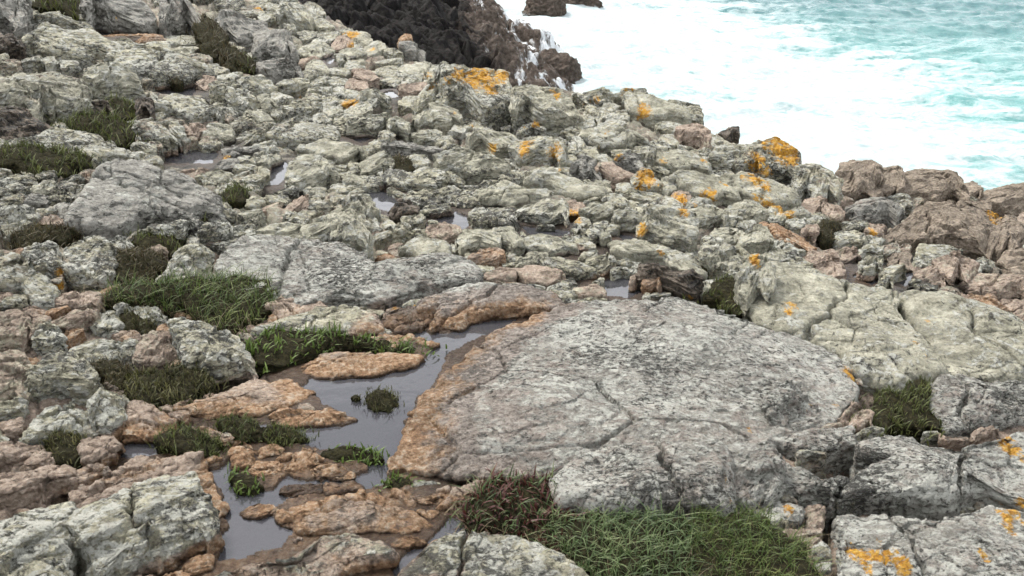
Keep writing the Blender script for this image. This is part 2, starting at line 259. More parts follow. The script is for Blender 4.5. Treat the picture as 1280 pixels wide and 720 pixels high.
LICHEN = [(600,96,16,1),(575,94,10,1),(625,97,9,1),(615,112,8,1),(590,106,9,1),(560,100,7,.8),(440,43,8,1),(430,42,5,.8),(440,57,6,.9),(465,62,5,.8),(438,129,9,1),(375,121,4,.7),
(535,95,6,.8),(540,108,6,.8),(660,178,8,1),(655,188,8,1),(694,190,9,1),(614,187,7,1),(670,155,6,.9),(697,118,6,1),(690,112,4,.8),(740,112,7,1),(770,116,8,.9),(785,113,8,.8),(805,139,9,1),(745,124,5,.8),(730,130,4,.8),(760,162,5,.7),
(808,221,13,1),(800,232,7,.9),(770,196,8,1),(758,165,5,.6),(975,184,16,1),(985,192,14,1),(962,182,10,.9),(992,205,8,.8),(945,203,10,1),(958,215,8,.9),(935,200,6,.8),(945,225,9,1),(955,232,8,.9),(930,222,7,.8),
(960,258,9,.9),(975,262,9,.9),(988,268,8,.9),(945,250,8,.8),(718,268,9,1),(722,276,6,1),(805,288,8,1),(800,282,5,.9),(852,250,8,1),(845,245,6,.9),(885,246,8,1),(890,240,6,.9),(855,265,6,.9),(870,255,6,.7),(945,325,7,1),(940,320,5,.9),
(988,380,6,1),(985,388,5,.9),(1062,467,9,1),(1092,290,6,1),(1088,286,4,.8),(1238,266,9,.9),(1240,275,7,.7),(985,636,6,1),(938,540,4,.9),(913,632,5,1),(906,598,4,.9),(1258,557,11,1),(1272,562,6,.8),(1268,640,8,1),(1258,650,7,1),(1275,630,6,1),(1262,660,5,.9),
(1066,693,8,1),(1080,697,8,1),(1095,695,7,1),(1108,702,6,.9),(1127,706,9,1),(1105,690,6,.9),(1085,712,5,.9),(1230,694,6,.9),(1245,628,5,.8),(493,385,5,.9),(519,382,3,.8),(827,315,5,1),(862,372,5,1),(325,11,6,1),(283,198,5,1),(75,342,6,1),(78,355,6,1),(65,342,4,.8),
(148,22,4,.9),(640,330,0.1,0),(630,95,8,.9),(560,75,5,.6),(1045,505,6,.6),(1011,507,4,.7),(1146,430,4,.8),(1159,400,4,.7),(1236,432,4,.6),(1157,445,4,.6),(880,200,5,.7),(905,232,6,.7),(700,210,4,.7),(655,160,4,.7),(750,182,5,.6),(830,200,6,.6),(590,140,5,.6),(565,140,5,.7),(590,158,4,.7),(605,95,10,1)]
import bpy, math, random
import numpy as np
from mathutils import Vector

# ------------------------------------------------------------------ camera model
W, H, LENS = 1280, 720, 35.0
FPX = LENS / 36.0 * W
PITCH = math.radians(-22.5)
CAMZ = 9.0
CAM = np.array([0.0, 0.0, CAMZ])
SEA = 0.0
cp, sp = math.cos(PITCH), math.sin(PITCH)

def rays(uv):
    uv = np.asarray(uv, float)
    a = (uv[:, 0] - W / 2) / FPX
    b = (H / 2 - uv[:, 1]) / FPX
    d = np.stack([a, cp - b * sp, sp + b * cp], 1)
    return d / np.linalg.norm(d[:, :2], axis=1)[:, None]      # unit horizontal length

# ------------------------------------------------------------------ noise
_rng = np.random.RandomState(7)
_perm = np.concatenate([_rng.permutation(256)] * 3)
_g = _rng.normal(size=(256, 3)); _g /= np.linalg.norm(_g, axis=1)[:, None]

_gx, _gy, _gz = [np.ascontiguousarray(_g[:, k]).astype(np.float32) for k in range(3)]
def perlin(p):
    fl = np.floor(p); f = (p - fl).astype(np.float32); i = fl.astype(np.int32) & 255
    x, y, z = f[:, 0].copy(), f[:, 1].copy(), f[:, 2].copy(); I, J, K = i[:, 0], i[:, 1], i[:, 2]
    u, v, w = [q * q * q * (q * (q * 6 - 15) + 10) for q in (x, y, z)]
    a0, a1 = _perm[I], _perm[I + 1]
    def gr(h, dx, dy, dz): return _gx[h] * (x - dx) + _gy[h] * (y - dy) + _gz[h] * (z - dz)
    def layer(dz):
        b00, b10, b01, b11 = _perm[_perm[a0 + J] + K + dz], _perm[_perm[a1 + J] + K + dz], _perm[_perm[a0 + J + 1] + K + dz], _perm[_perm[a1 + J + 1] + K + dz]
        p0 = gr(b00, 0, 0, dz); p0 += u * (gr(b10, 1, 0, dz) - p0)
        p1 = gr(b01, 0, 1, dz); p1 += u * (gr(b11, 1, 1, dz) - p1)
        return p0 + v * (p1 - p0)
    q0 = layer(0); q1 = layer(1)
    return ((q0 + w * (q1 - q0)) * 1.6).astype(np.float64)

def fbm(p, oct=4, gain=.5, lac=2.03):
    s, a = 0, 1.0
    for k in range(oct):
        s = s + a * perlin(p + 17.3 * k); p = p * lac; a *= gain
    return s

def ridged(p, oct=3):
    s, a = 0, 1.0
    for k in range(oct):
        s = s + a * (1 - 2 * np.abs(perlin(p + 31.7 * k))); p = p * 2.1; a *= .5
    return s

def hash2(i, j, k):
    n = np.sin(i * 127.1 + j * 311.7 + k * 74.7) * 43758.5453
    return n - np.floor(n)

def worley(x, y, seed=0):
    """F1, F2, id hash and offset of the nearest cell centre."""
    ix, iy = np.floor(x), np.floor(y)
    f1 = np.full(x.shape, 9.); f2 = np.full(x.shape, 9.); h = np.zeros(x.shape); ox = np.zeros(x.shape); oy = np.zeros(x.shape)
    for dx in (-1, 0, 1):
        for dy in (-1, 0, 1):
            cx, cy = ix + dx, iy + dy
            px = cx + .1 + .8 * hash2(cx, cy, seed); py = cy + .1 + .8 * hash2(cx, cy, seed + 3)
            d = np.sqrt((x - px) ** 2 + (y - py) ** 2)
            m = d < f1
            f2 = np.where(m, f1, np.minimum(f2, d))
            h = np.where(m, hash2(cx, cy, seed + 5), h); ox = np.where(m, x - px, ox); oy = np.where(m, y - py, oy)
            f1 = np.where(m, d, f1)
    return f1, f2, h, ox, oy

def smooth(a, b, x):
    t = np.clip((x - a) / (b - a), 0, 1); return t * t * (3 - 2 * t)

def softplus(x, k=.35):
    return k * np.logaddexp(0, x / k)

# ------------------------------------------------------------------ base terrain
def base0(x, y):
    return (CAMZ - 1.70 + .22 * softplus(-(x + 1.25), .22) - .23 * softplus(x - 1.0)
            - .03 * softplus(y - 4.6, .5) + .015 * softplus(y - 6))

TS = np.concatenate([np.linspace(.6, 6, 180), np.linspace(6.05, 18, 160)])
def cast(uv, lift=0.0):
    d = rays(uv)
    X = d[:, 0:1] * TS; Y = d[:, 1:2] * TS
    g = CAMZ + d[:, 2:3] * TS - base0(X, Y) - lift
    below = g < 0
    k = np.where(below.any(1), below.argmax(1), len(TS) - 1); k = np.maximum(k, 1)
    r = np.arange(len(k)); g0, g1 = g[r, k-1], g[r, k]
    w = np.clip(g0 / np.where(np.abs(g0 - g1) < 1e-9, 1, g0 - g1), 0, 1)
    t = TS[k-1] + (TS[k] - TS[k-1]) * w
    return d, t

CREST = np.array([(-900,-60),(-300,-48),(0,-50),(200,-42),(330,-18),(385,2),(430,30),(500,64),(560,82),(640,98),(700,108),(760,122),(830,143),
                  (900,173),(950,188),(1000,212),(1045,232),(1100,238),(1200,246),(1280,256),(1500,300),(2000,380)], float)
_d, _t = cast(CREST)
CAZ = np.arctan2(_d[:, 0], _d[:, 1]); CR = _t

def pts_in(poly, P):
    x, y = P[:, 0], P[:, 1]; c = np.zeros(len(P), bool); n = len(poly)
    for i in range(n):
        x1, y1 = poly[i]; x2, y2 = poly[i-1]
        if y1 == y2: continue
        c ^= ((y1 > y) != (y2 > y)) & (x < (x2 - x1) * (y - y1) / (y2 - y1) + x1)
    return c

def dist_poly(poly, P):
    d = np.full(len(P), 1e9)
    for i in range(len(poly)):
        a = np.asarray(poly[i-1], float); b = np.asarray(poly[i], float); ab = b - a
        t = np.clip(((P - a) @ ab) / max(ab @ ab, 1e-12), 0, 1)
        d = np.minimum(d, np.hypot(*(P - a - t[:, None] * ab).T))
    return d

def parse(s): return np.array([[float(v) for v in q.split(',')] for q in s.split()])

GAPS = [parse(q) for q in ('1000,567 1045,567 1068,560 1076,579 1054,602 1043,624 1036,650 1036,692 1028,692 1028,650 1032,622 1044,601 1063,592 1020,584',
    '1120,384 1128,384 1134,406 1148,430 1164,452 1180,480 1172,480 1156,455 1140,432 1126,408', '15,108 35,118 50,148 66,140 76,120 102,128 96,142 70,152 45,156 20,130',
    '500,138 520,142 523,166 507,168', '634,96 642,96 645,160 637,160', '84,606 90,606 88,650 86,720 80,720 82,650', '690,598 705,630 698,636 682,618', '902,552 910,552 910,640 903,640', '955,545 962,548 958,600 962,640 955,640 950,600')]
GAPXY = []      # open clefts between the rocks
for q in GAPS:
    d, t = cast(q); GAPXY.append(np.stack([d[:, 0] * t, d[:, 1] * t], 1))
POOLS = []      # (xy polygon, level)
MAINZ = CAMZ - 1.700
for ln in POOL_DATA.strip().split('\n'):
    kind, s = ln.split('|'); P = parse(s)
    if kind == 'main':
        d = rays(P); t = (MAINZ - CAMZ) / d[:, 2]
        POOLS.append((np.stack([d[:,0]*t, d[:,1]*t], 1), MAINZ, 'main'))
    else:
        d, t = cast(P); z = (CAMZ + d[:,2]*t).min() - .02
        t = (z - CAMZ) / d[:, 2]
        POOLS.append((np.stack([d[:,0]*t, d[:,1]*t], 1), z, kind))

def terrain(x, y, detail=True):
    sh = x.shape; x = x.ravel(); y = y.ravel()
    z = base0(x, y); r = np.hypot(x, y)
    if detail:
        wx = x + .05 * perlin(np.stack([x*3, y*3, 0*x], 1)); wy = y + .05 * perlin(np.stack([x*3, y*3, 0*x+9], 1))
        far = smooth(3.5, 7, r)
        q = (wx * .96 + wy * .28, wy * .96 - wx * .28)
        amp = .045 + .05 * far
        f1, f2, h, ox, oy = worley(q[0] / .42, q[1] / .30, 1)
        z += amp * (h - .45) * 1.0 + amp * .8 * (ox * (hash2(h*91, 3, 1) - .5) + oy * (.2 + .5 * hash2(h*91, 5, 1)))
        z -= amp * .7 * (1 - smooth(.02, .10, f2 - f1))
        f1, f2, h, ox, oy = worley(q[0] / .17 + 40, q[1] / .12, 11)
        z += amp * .5 * (h - .5) + amp * .5 * oy * h - amp * .35 * (1 - smooth(.03, .16, f2 - f1))
        z += -.034 - .035 * far + .016 * fbm(np.stack([x*5, y*5, z*5], 1), 4)
        z += .006 * ridged(np.stack([x*24, y*24, z*24], 1), 3)
    P = np.stack([x, y], 1); todo = []
    for poly in GAPXY:
        m = ((P > poly.min(0) - .1) & (P < poly.max(0) + .1)).all(1); i = np.nonzero(m)[0]
        if len(i): z[i] -= .20 * smooth(-.02, .03, np.where(pts_in(poly, P[i]), 1, -1) * dist_poly(poly, P[i]))
    for poly, zw, kind in POOLS:
        lo = poly.min(0) - .4; hi = poly.max(0) + .4
        m = ((P > lo) & (P < hi)).all(1)
        if not m.any(): continue
        i = np.nonzero(m)[0]; ins = pts_in(poly, P[i]); dd = dist_poly(poly, P[i]); sd = np.where(ins, -dd, dd)
        sd = sd + (.02 if kind == 'main' else .01) * fbm(np.stack([P[i,0]*9, P[i,1]*9, 0*i], 1), 3)
        bank = zw + .008 + np.maximum(z[i] - zw, .0) * smooth(0, .30, sd); k = smooth(.07, .30, sd)
        z[i] = np.where(sd < 0, z[i], z[i] * k + bank * (1 - k))
        if kind == 'main': z[i] = np.where(sd < .10, np.maximum(z[i], zw + .004), z[i])
        todo.append((i, sd, zw))
    for i, sd, zw in todo:
        z[i] = np.where(sd < 0, np.minimum(z[i], zw - .008 - .06 * smooth(0, .12, -sd)), z[i])
    az = np.arctan2(x, y); rc = np.interp(az, CAZ, CR); ov = np.maximum(r - rc, 0)
    z = z - .95 * softplus(ov - .25, .045) - .3 * np.minimum(ov, .5)
    z = np.maximum(z, SEA - 1.5)
    return z.reshape(sh)

# ------------------------------------------------------------------ mesh helpers
COL = bpy.context.scene.collection
STORE = []       # (object, world vertices) for surface marks

def mesh_from(name, V, loops, starts, mat, smooth_shade=True):
    me = bpy.data.meshes.new(name)
    me.vertices.add(len(V)); me.vertices.foreach_set('co', np.asarray(V, np.float32).ravel())
    me.loops.add(len(loops)); me.loops.foreach_set('vertex_index', np.asarray(loops, np.int32))
    me.polygons.add(len(starts)); me.polygons.foreach_set('loop_start', np.asarray(starts, np.int32))
    me.update(calc_edges=True); me.validate()
    me.polygons.foreach_set('use_smooth', [smooth_shade] * len(me.polygons))
    if mat: me.materials.append(mat)
    return me

def grid_faces(nr, nc, wrap=False):
    c = np.arange(nc if wrap else nc - 1); r = np.arange(nr - 1)
    R, C_ = np.meshgrid(r, c, indexing='ij'); C2 = (C_ + 1) % nc
    return np.stack([R*nc + C_, R*nc + C2, (R+1)*nc + C2, (R+1)*nc + C_], -1).reshape(-1, 4)

def attr(me, name, vals):
    a = me.attributes.get(name) or me.attributes.new(name, 'FLOAT', 'POINT')
    a.data.foreach_set('value', np.asarray(vals, np.float32))

def link(name, me, loc, parent=None):
    o = bpy.data.objects.new(name, me); COL.objects.link(o); o.location = loc
    if parent: o.parent = parent
    return o

def tag(o, label=None, cat=None, group=None, kind=None):
    if label: o['label'] = label
    if cat: o['category'] = cat
    if group: o['group'] = group
    if kind: o['kind'] = kind
    return o

# ------------------------------------------------------------------ materials
ALB = .76
class NT:
    def __init__(s, name):
        s.m = bpy.data.materials.new(name); s.m.use_nodes = True; s.t = s.m.node_tree; s.t.nodes.clear()
        s.out = s.t.nodes.new('ShaderNodeOutputMaterial')
    def n(s, typ, **kw):
        nd = s.t.nodes.new(typ)
        for k, v in kw.items():
            if k == 'ins':
                for a, b in v.items(): s.put(nd.inputs[a], b)
            else: setattr(nd, k, v)
        return nd
    def put(s, sock, v):
        if isinstance(v, bpy.types.NodeSocket): s.t.links.new(v, sock)
        elif isinstance(v, tuple) and len(v) == 3 and sock.type == 'RGBA': sock.default_value = (*v, 1)
        else: sock.default_value = v
    def math(s, op, a, b=0.0, c=0.0, clamp=False):
        nd = s.n('ShaderNodeMath', operation=op, use_clamp=clamp)
        for i, v in enumerate((a, b, c)): s.put(nd.inputs[i], v)
        return nd.outputs[0]
    def mix(s, f, a, b, blend='MIX'):
        nd = s.n('ShaderNodeMix', data_type='RGBA', blend_type=blend)
        s.put(nd.inputs[0], f); s.put(nd.inputs[6], a); s.put(nd.inputs[7], b); return nd.outputs[2]
    def noise(s, vec, scale, detail=5, rough=.6, dist=0.0):
        nd = s.n('ShaderNodeTexNoise', ins={'Vector': vec, 'Scale': scale, 'Detail': detail, 'Roughness': rough, 'Distortion': dist}); return nd.outputs[0]
    def vor(s, vec, scale, feat='F1', out='Distance', rand=1.0):
        nd = s.n('ShaderNodeTexVoronoi', feature=feat, ins={'Vector': vec, 'Scale': scale, 'Randomness': rand}); return nd.outputs[out]
    def ramp(s, f, stops, interp='LINEAR'):
        nd = s.n('ShaderNodeValToRGB'); cr = nd.color_ramp; cr.interpolation = interp
        while len(cr.elements) < len(stops): cr.elements.new(.5)
        for e, (p, c) in zip(cr.elements, stops): e.position = p; e.color = (*c, 1) if not isinstance(c, (int, float)) else (c, c, c, 1)
        s.put(nd.inputs[0], f); return nd.outputs[0]
    def step(s, f, a, b):
        nd = s.n('ShaderNodeMapRange', interpolation_type='SMOOTHSTEP', clamp=True)
        s.put(nd.inputs[0], f); nd.inputs[1].default_value = a; nd.inputs[2].default_value = b; return nd.outputs[0]
    def attr(s, name): return s.n('ShaderNodeAttribute', attribute_name=name).outputs['Fac']
    def pos(s, scale=(1, 1, 1), rot=(0, 0, 0)):
        g = s.n('ShaderNodeNewGeometry').outputs['Position']
        mp = s.n('ShaderNodeMapping'); mp.inputs['Scale'].default_value = scale; mp.inputs['Rotation'].default_value = rot
        s.put(mp.inputs['Vector'], g); return mp.outputs[0]
    def done(s, col, rough, bump=None, spec=.3, **kw):
        col = s.mix(1.0, col, (ALB, ALB, ALB), 'MULTIPLY')
        b = s.n('ShaderNodeBsdfPrincipled'); s.put(b.inputs['Base Color'], col); s.put(b.inputs['Roughness'], rough)
        s.put(b.inputs['Specular IOR Level'], spec)
        for k, v in kw.items(): s.put(b.inputs[k], v)
        if bump is not None: s.put(b.inputs['Normal'], bump)
        s.t.links.new(b.outputs[0], s.out.inputs[0]); return s.m
    def bump(s, h, dist, strength=1.0, nrm=None):
        nd = s.n('ShaderNodeBump', ins={'Height': h, 'Distance': dist, 'Strength': strength})
        if nrm is not None: s.put(nd.inputs['Normal'], nrm)
        return nd.outputs[0]

def lerp3(a, k): return tuple(v * k for v in a)

def rock_material(name, granite, lichen, cover, darks, whites, streak=1.0, ms=1.0, blot=1.0):
    """granite: 3 colours; lichen: 3 colours; cover: how much lichen; darks / whites: how many dark and white crusts."""
    t = NT(name)
    p = t.pos((1, 1, 1.0)); ps = t.pos((1 / streak, 1.0, 1.5), (0.12, 0.1, .30))
    big = t.noise(p, 1.7, 3); mid = t.noise(p, 9, 7, .68, .3); fine = t.noise(p, 55, 8, .72); mid2 = t.noise(ps, 21, 8, .74, .4)
    base = t.ramp(fine, [(.30, granite[0]), (.5, granite[1]), (.68, granite[2])])
    lich = t.ramp(t.math('ADD', t.math('MULTIPLY', mid, .6), t.math('MULTIPLY', fine, .4)), [(.36, lichen[0]), (.5, lichen[1]), (.62, lichen[2])])
    rust = t.attr('rust'); dark = t.attr('dark'); lic = t.attr('lich')
    cov = t.step(t.math('ADD', t.math('ADD', t.math('MULTIPLY', mid2, .7), t.math('MULTIPLY', big, .5)), t.math('SUBTRACT', cover, t.math('MULTIPLY', t.math('MAXIMUM', t.math('SUBTRACT', rust, .15), 0.0), 1.3))), .93, 1.12)
    col = t.mix(cov, base, lich)
    bl = t.noise(p, 7.5, 9, .8, .6)
    col = t.mix(1.0, col, t.ramp(bl, [(.36, 1 - .42 * blot), (.46, 1 - .05 * blot), (.55, 1 + .12 * blot), (.66, 1 + .35 * blot)]), 'MULTIPLY')
    # pale crust rosettes
    w = t.step(t.math('ADD', t.noise(ps, 17 * ms, 7, .7, .5), t.math('MULTIPLY', t.noise(p, 3.1, 2), .35)), .80 - whites, .88 - whites)
    col = t.mix(t.math('MULTIPLY', t.math('MULTIPLY', w, cov), .8), col, (.56, .56, .50))
    # dark crust
    dk = t.step(t.math('ADD', t.noise(ps, 26 * ms, 9, .76, .7), t.math('MULTIPLY', t.noise(p, 2.3, 3), .45)), .83 - darks, .90 - darks)
    col = t.mix(t.math('MULTIPLY', dk, t.math('SUBTRACT', .92, t.math('MULTIPLY', rust, .5))), col, (.055, .053, .047))
    sp = t.step(t.noise(p, 95, 4, .7), .60, .66)
    col = t.mix(t.math('MULTIPLY', sp, .55), col, (.07, .068, .062))
    # rust stain
    rc = t.ramp(t.math('ADD', t.math('MULTIPLY', mid, .35), t.math('MULTIPLY', fine, .65)), [(.38, (.10, .055, .03)), (.46, (.29, .165, .085)), (.52, (.42, .27, .155)), (.59, (.55, .44, .33))])
    rm = t.step(t.math('ADD', t.math('MULTIPLY', rust, .9), t.math('ADD', t.math('MULTIPLY', t.math('SUBTRACT', mid, .5), 1.3), t.math('MULTIPLY', t.math('SUBTRACT', t.noise(p, 4.2, 4, .65), .5), 1.2))), .33, .72)
    col = t.mix(t.math('MULTIPLY', rm, .92), col, rc)
    col = t.mix(1.0, col, t.ramp(t.noise(p, 4.6, 9, .78, .8), [(.36, .62), (.47, .95), (.56, 1.08), (.66, 1.2)]), 'MULTIPLY')
    # orange lichen
    oc = t.ramp(fine, [(.35, (.34, .13, .012)), (.48, (.60, .29, .02)), (.58, (.72, .42, .06)), (.68, (.66, .52, .20))])
    om = t.step(t.math('ADD', lic, t.math('MULTIPLY', t.math('SUBTRACT', t.noise(p, 19, 9, .82, .9), .5), 3.4)), .66, .96)
    col = t.mix(t.math('MULTIPLY', om, .95), col, oc)
    col = t.mix(t.math('MULTIPLY', sp, .4), col, (.07, .06, .05))
    # wet / black stain, damp soil, and shade painted on undercut rocks and gaps
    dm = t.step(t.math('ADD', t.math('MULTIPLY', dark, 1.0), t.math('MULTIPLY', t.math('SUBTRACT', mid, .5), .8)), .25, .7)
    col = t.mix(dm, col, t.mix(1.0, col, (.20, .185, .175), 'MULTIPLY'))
    b = t.bump(t.math('ADD', mid, t.math('MULTIPLY', mid2, .9)), .022, 1.0)
    b = t.bump(t.math('ADD', t.math('ADD', fine, t.math('MULTIPLY', w, .25)), t.math('MULTIPLY', dk, -.3)), .012, 1.0, b)
    rough = t.math('SUBTRACT', .9, t.math('MULTIPLY', dm, .45))
    return t.done(col, rough, b, .25)

G_GREY = ((.10, .085, .072), (.25, .20, .165), (.38, .31, .26))
G_PINK = ((.17, .122, .092), (.38, .297, .23), (.52, .44, .365))
G_BROWN = ((.10, .08, .06), (.265, .217, .165), (.43, .36, .285))
L_GREEN = ((.17, .162, .12), (.39, .375, .288), (.55, .53, .425))
L_PALE = ((.18, .168, .12), (.41, .39, .285), (.59, .565, .44))
L_GREY = ((.145, .14, .122), (.30, .29, .255), (.45, .438, .39))
MATS = {
    'V': rock_material('lichen_granite_pale', G_PINK, L_PALE, .57, .085, .16, 1.2, 1.35),
    'G': rock_material('lichen_granite_green', G_GREY, L_GREEN, .64, .03, .10),
    'S': rock_material('lichen_granite_speckled', ((.15, .12, .10), (.33, .285, .245), (.47, .42, .37)), L_GREY, .48, .075, .185, 1.5, 2.4, .7),
    'Z': rock_material('lichen_granite_layered', G_GREY, L_GREY, .56, .05, .08, 1.8),
    'P': rock_material('pink_granite', G_PINK, L_PALE, .34, -.03, .05),
    'R': rock_material('rusty_granite', G_PINK, L_PALE, .10, -.02, .0),
    'B': rock_material('brown_granite', G_BROWN, L_PALE, .12, .0, -.02),
    'Y': rock_material('grey_granite', G_GREY, L_GREY, .55, .05, .0),
    'D': rock_material('dark_granite', G_BROWN, L_GREY, .25, .10, .0),
}
for a, b in (('T', 'G'), ('W', 'R'), ('O', 'P'), ('X', 'P'), ('N', 'V')): MATS[a] = MATS[b]
RUST = {'R': .25, 'W': .32, 'O': .7, 'X': .7, 'P': .10, 'B': .06, 'T': .2, 'V': .08}
DARK = {'W': .55, 'D': .5, 'T': .3}  # wet ledges; dark and undercut styles also carry hollow shade as colour

def ground_material():
    return rock_material('bedrock_rubble', G_PINK, L_GREEN, .45, .03, .06)
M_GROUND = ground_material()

def water_material():
    t = NT('pool_water'); p = t.pos()
    b = t.bump(t.noise(p, 14, 2, .5), .002, .5)
    bs = t.n('ShaderNodeBsdfPrincipled', ins={'Base Color': (.14, .14, .155), 'Roughness': .03, 'IOR': 1.52, 'Transmission Weight': .72, 'Normal': b})
    t.t.links.new(bs.outputs[0], t.out.inputs[0]); return t.m
M_WATER = water_material()

def sea_material():
    t = NT('sea_water'); 
    p = t.pos((.55, 1.0, 1), (0, 0, -.12)); q = t.pos((1, 1, 1))
    f = t.attr('foam'); deep = t.attr('deep')
    n1 = t.noise(p, .17, 6, .62, 1.8); n2 = t.noise(p, .8, 8, .7, 1.5); n3 = t.noise(p, 3.2, 6, .7, 1.0)
    s = t.math('ADD', t.math('ADD', t.math('MULTIPLY', n1, .9), t.math('MULTIPLY', n2, .75)), t.math('MULTIPLY', n3, .35))
    m = t.step(t.math('ADD', s, f), 1.02, 1.32)
    col = t.mix(deep, (.105, .29, .28), (.055, .155, .165))
    col = t.mix(t.step(n2, .40, .62), col, t.mix(t.math('SUBTRACT', .75, t.math('MULTIPLY', deep, .5)), col, (.25, .44, .43)))
    col = t.mix(t.math('MULTIPLY', m, .96), col, t.mix(t.step(n3, .35, .65), (.39, .49, .50), (.57, .61, .61)))
    b = t.bump(t.noise(p, 1.3, 8, .65), .25, .6)
    return t.done(col, t.math('ADD', .25, t.math('MULTIPLY', m, .5)), b, .35)
M_SEA = sea_material()

def cliff_material():
    t = NT('wet_cliff_rock'); p = t.pos()
    mid = t.noise(p, 1.1, 8, .7); fine = t.noise(p, 5, 8, .72); dark = t.attr('dark'); foam = t.attr('foam')
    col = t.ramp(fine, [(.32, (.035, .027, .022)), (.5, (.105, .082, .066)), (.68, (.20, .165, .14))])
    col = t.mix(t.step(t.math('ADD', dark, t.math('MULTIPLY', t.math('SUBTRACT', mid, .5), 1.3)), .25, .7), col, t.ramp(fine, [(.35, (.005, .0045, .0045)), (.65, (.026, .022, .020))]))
    ps = t.pos((1, .5, .35), (0, 0, .5))
    fm = t.step(t.math('ADD', foam, t.math('MULTIPLY', t.math('SUBTRACT', t.noise(ps, 1.1, 8, .72, .8), .5), 2.6)), .60, .85)
    col = t.mix(fm, col, (.86, .89, .90))
    b = t.bump(mid, .35, .9); b = t.bump(fine, .1, .9, b)
    return t.done(col, .8, b, .1)
M_CLIFF = cliff_material()

def leaf_material(name, c0, c1, c2):
    t = NT(name); a = t.attr('hue')
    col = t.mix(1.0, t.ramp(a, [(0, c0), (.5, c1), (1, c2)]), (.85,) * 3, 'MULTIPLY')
    b = t.n('ShaderNodeBsdfPrincipled', ins={'Base Color': col, 'Roughness': .55, 'Specular IOR Level': .3})
    tr = t.n('ShaderNodeBsdfTranslucent', ins={'Color': col})
    mx = t.n('ShaderNodeMixShader', ins={0: .25, 1: b.outputs[0], 2: tr.outputs[0]})
    t.t.links.new(mx.outputs[0], t.out.inputs[0]); return t.m
LEAF = {
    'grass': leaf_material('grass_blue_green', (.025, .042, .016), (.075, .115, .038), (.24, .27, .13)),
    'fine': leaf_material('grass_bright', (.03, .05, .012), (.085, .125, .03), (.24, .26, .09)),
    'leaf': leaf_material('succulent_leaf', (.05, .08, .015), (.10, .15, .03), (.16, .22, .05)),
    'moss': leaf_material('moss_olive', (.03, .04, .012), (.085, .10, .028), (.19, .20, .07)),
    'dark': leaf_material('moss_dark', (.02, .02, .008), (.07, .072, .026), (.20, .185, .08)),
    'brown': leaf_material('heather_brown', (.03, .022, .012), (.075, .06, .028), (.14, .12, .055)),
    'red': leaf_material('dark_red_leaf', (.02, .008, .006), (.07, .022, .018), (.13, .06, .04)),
    'dry': leaf_material('dry_stem', (.12, .09, .05), (.25, .20, .12), (.38, .33, .22)),
}
def turf_material():
    t = NT('turf_soil'); p = t.pos(); f = t.noise(p, 60, 6, .7)
    col = t.ramp(f, [(.35, (.012, .011, .006)), (.55, (.035, .032, .015)), (.7, (.07, .06, .03))])
    return t.done(col, .95, t.bump(f, .02, 1.0), .1)
M_TURF = turf_material()

# ------------------------------------------------------------------ rock builder
def resample(P, n):
    Q = np.vstack([P, P[:1]]); L = np.hypot(*np.diff(Q, axis=0).T); s = np.concatenate([[0], np.cumsum(L)])
    t = np.linspace(0, s[-1], n, endpoint=False)
    return np.stack([np.interp(t, s, Q[:, 0]), np.interp(t, s, Q[:, 1])], 1)

def vnormals(V, F):
    e = np.cross(V[F[:, 2]] - V[F[:, 0]], V[F[:, 3]] - V[F[:, 1]])
    N = np.zeros_like(V)
    for k in range(4): np.add.at(N, F[:, k], e)
    return N / np.maximum(np.linalg.norm(N, axis=1), 1e-9)[:, None]

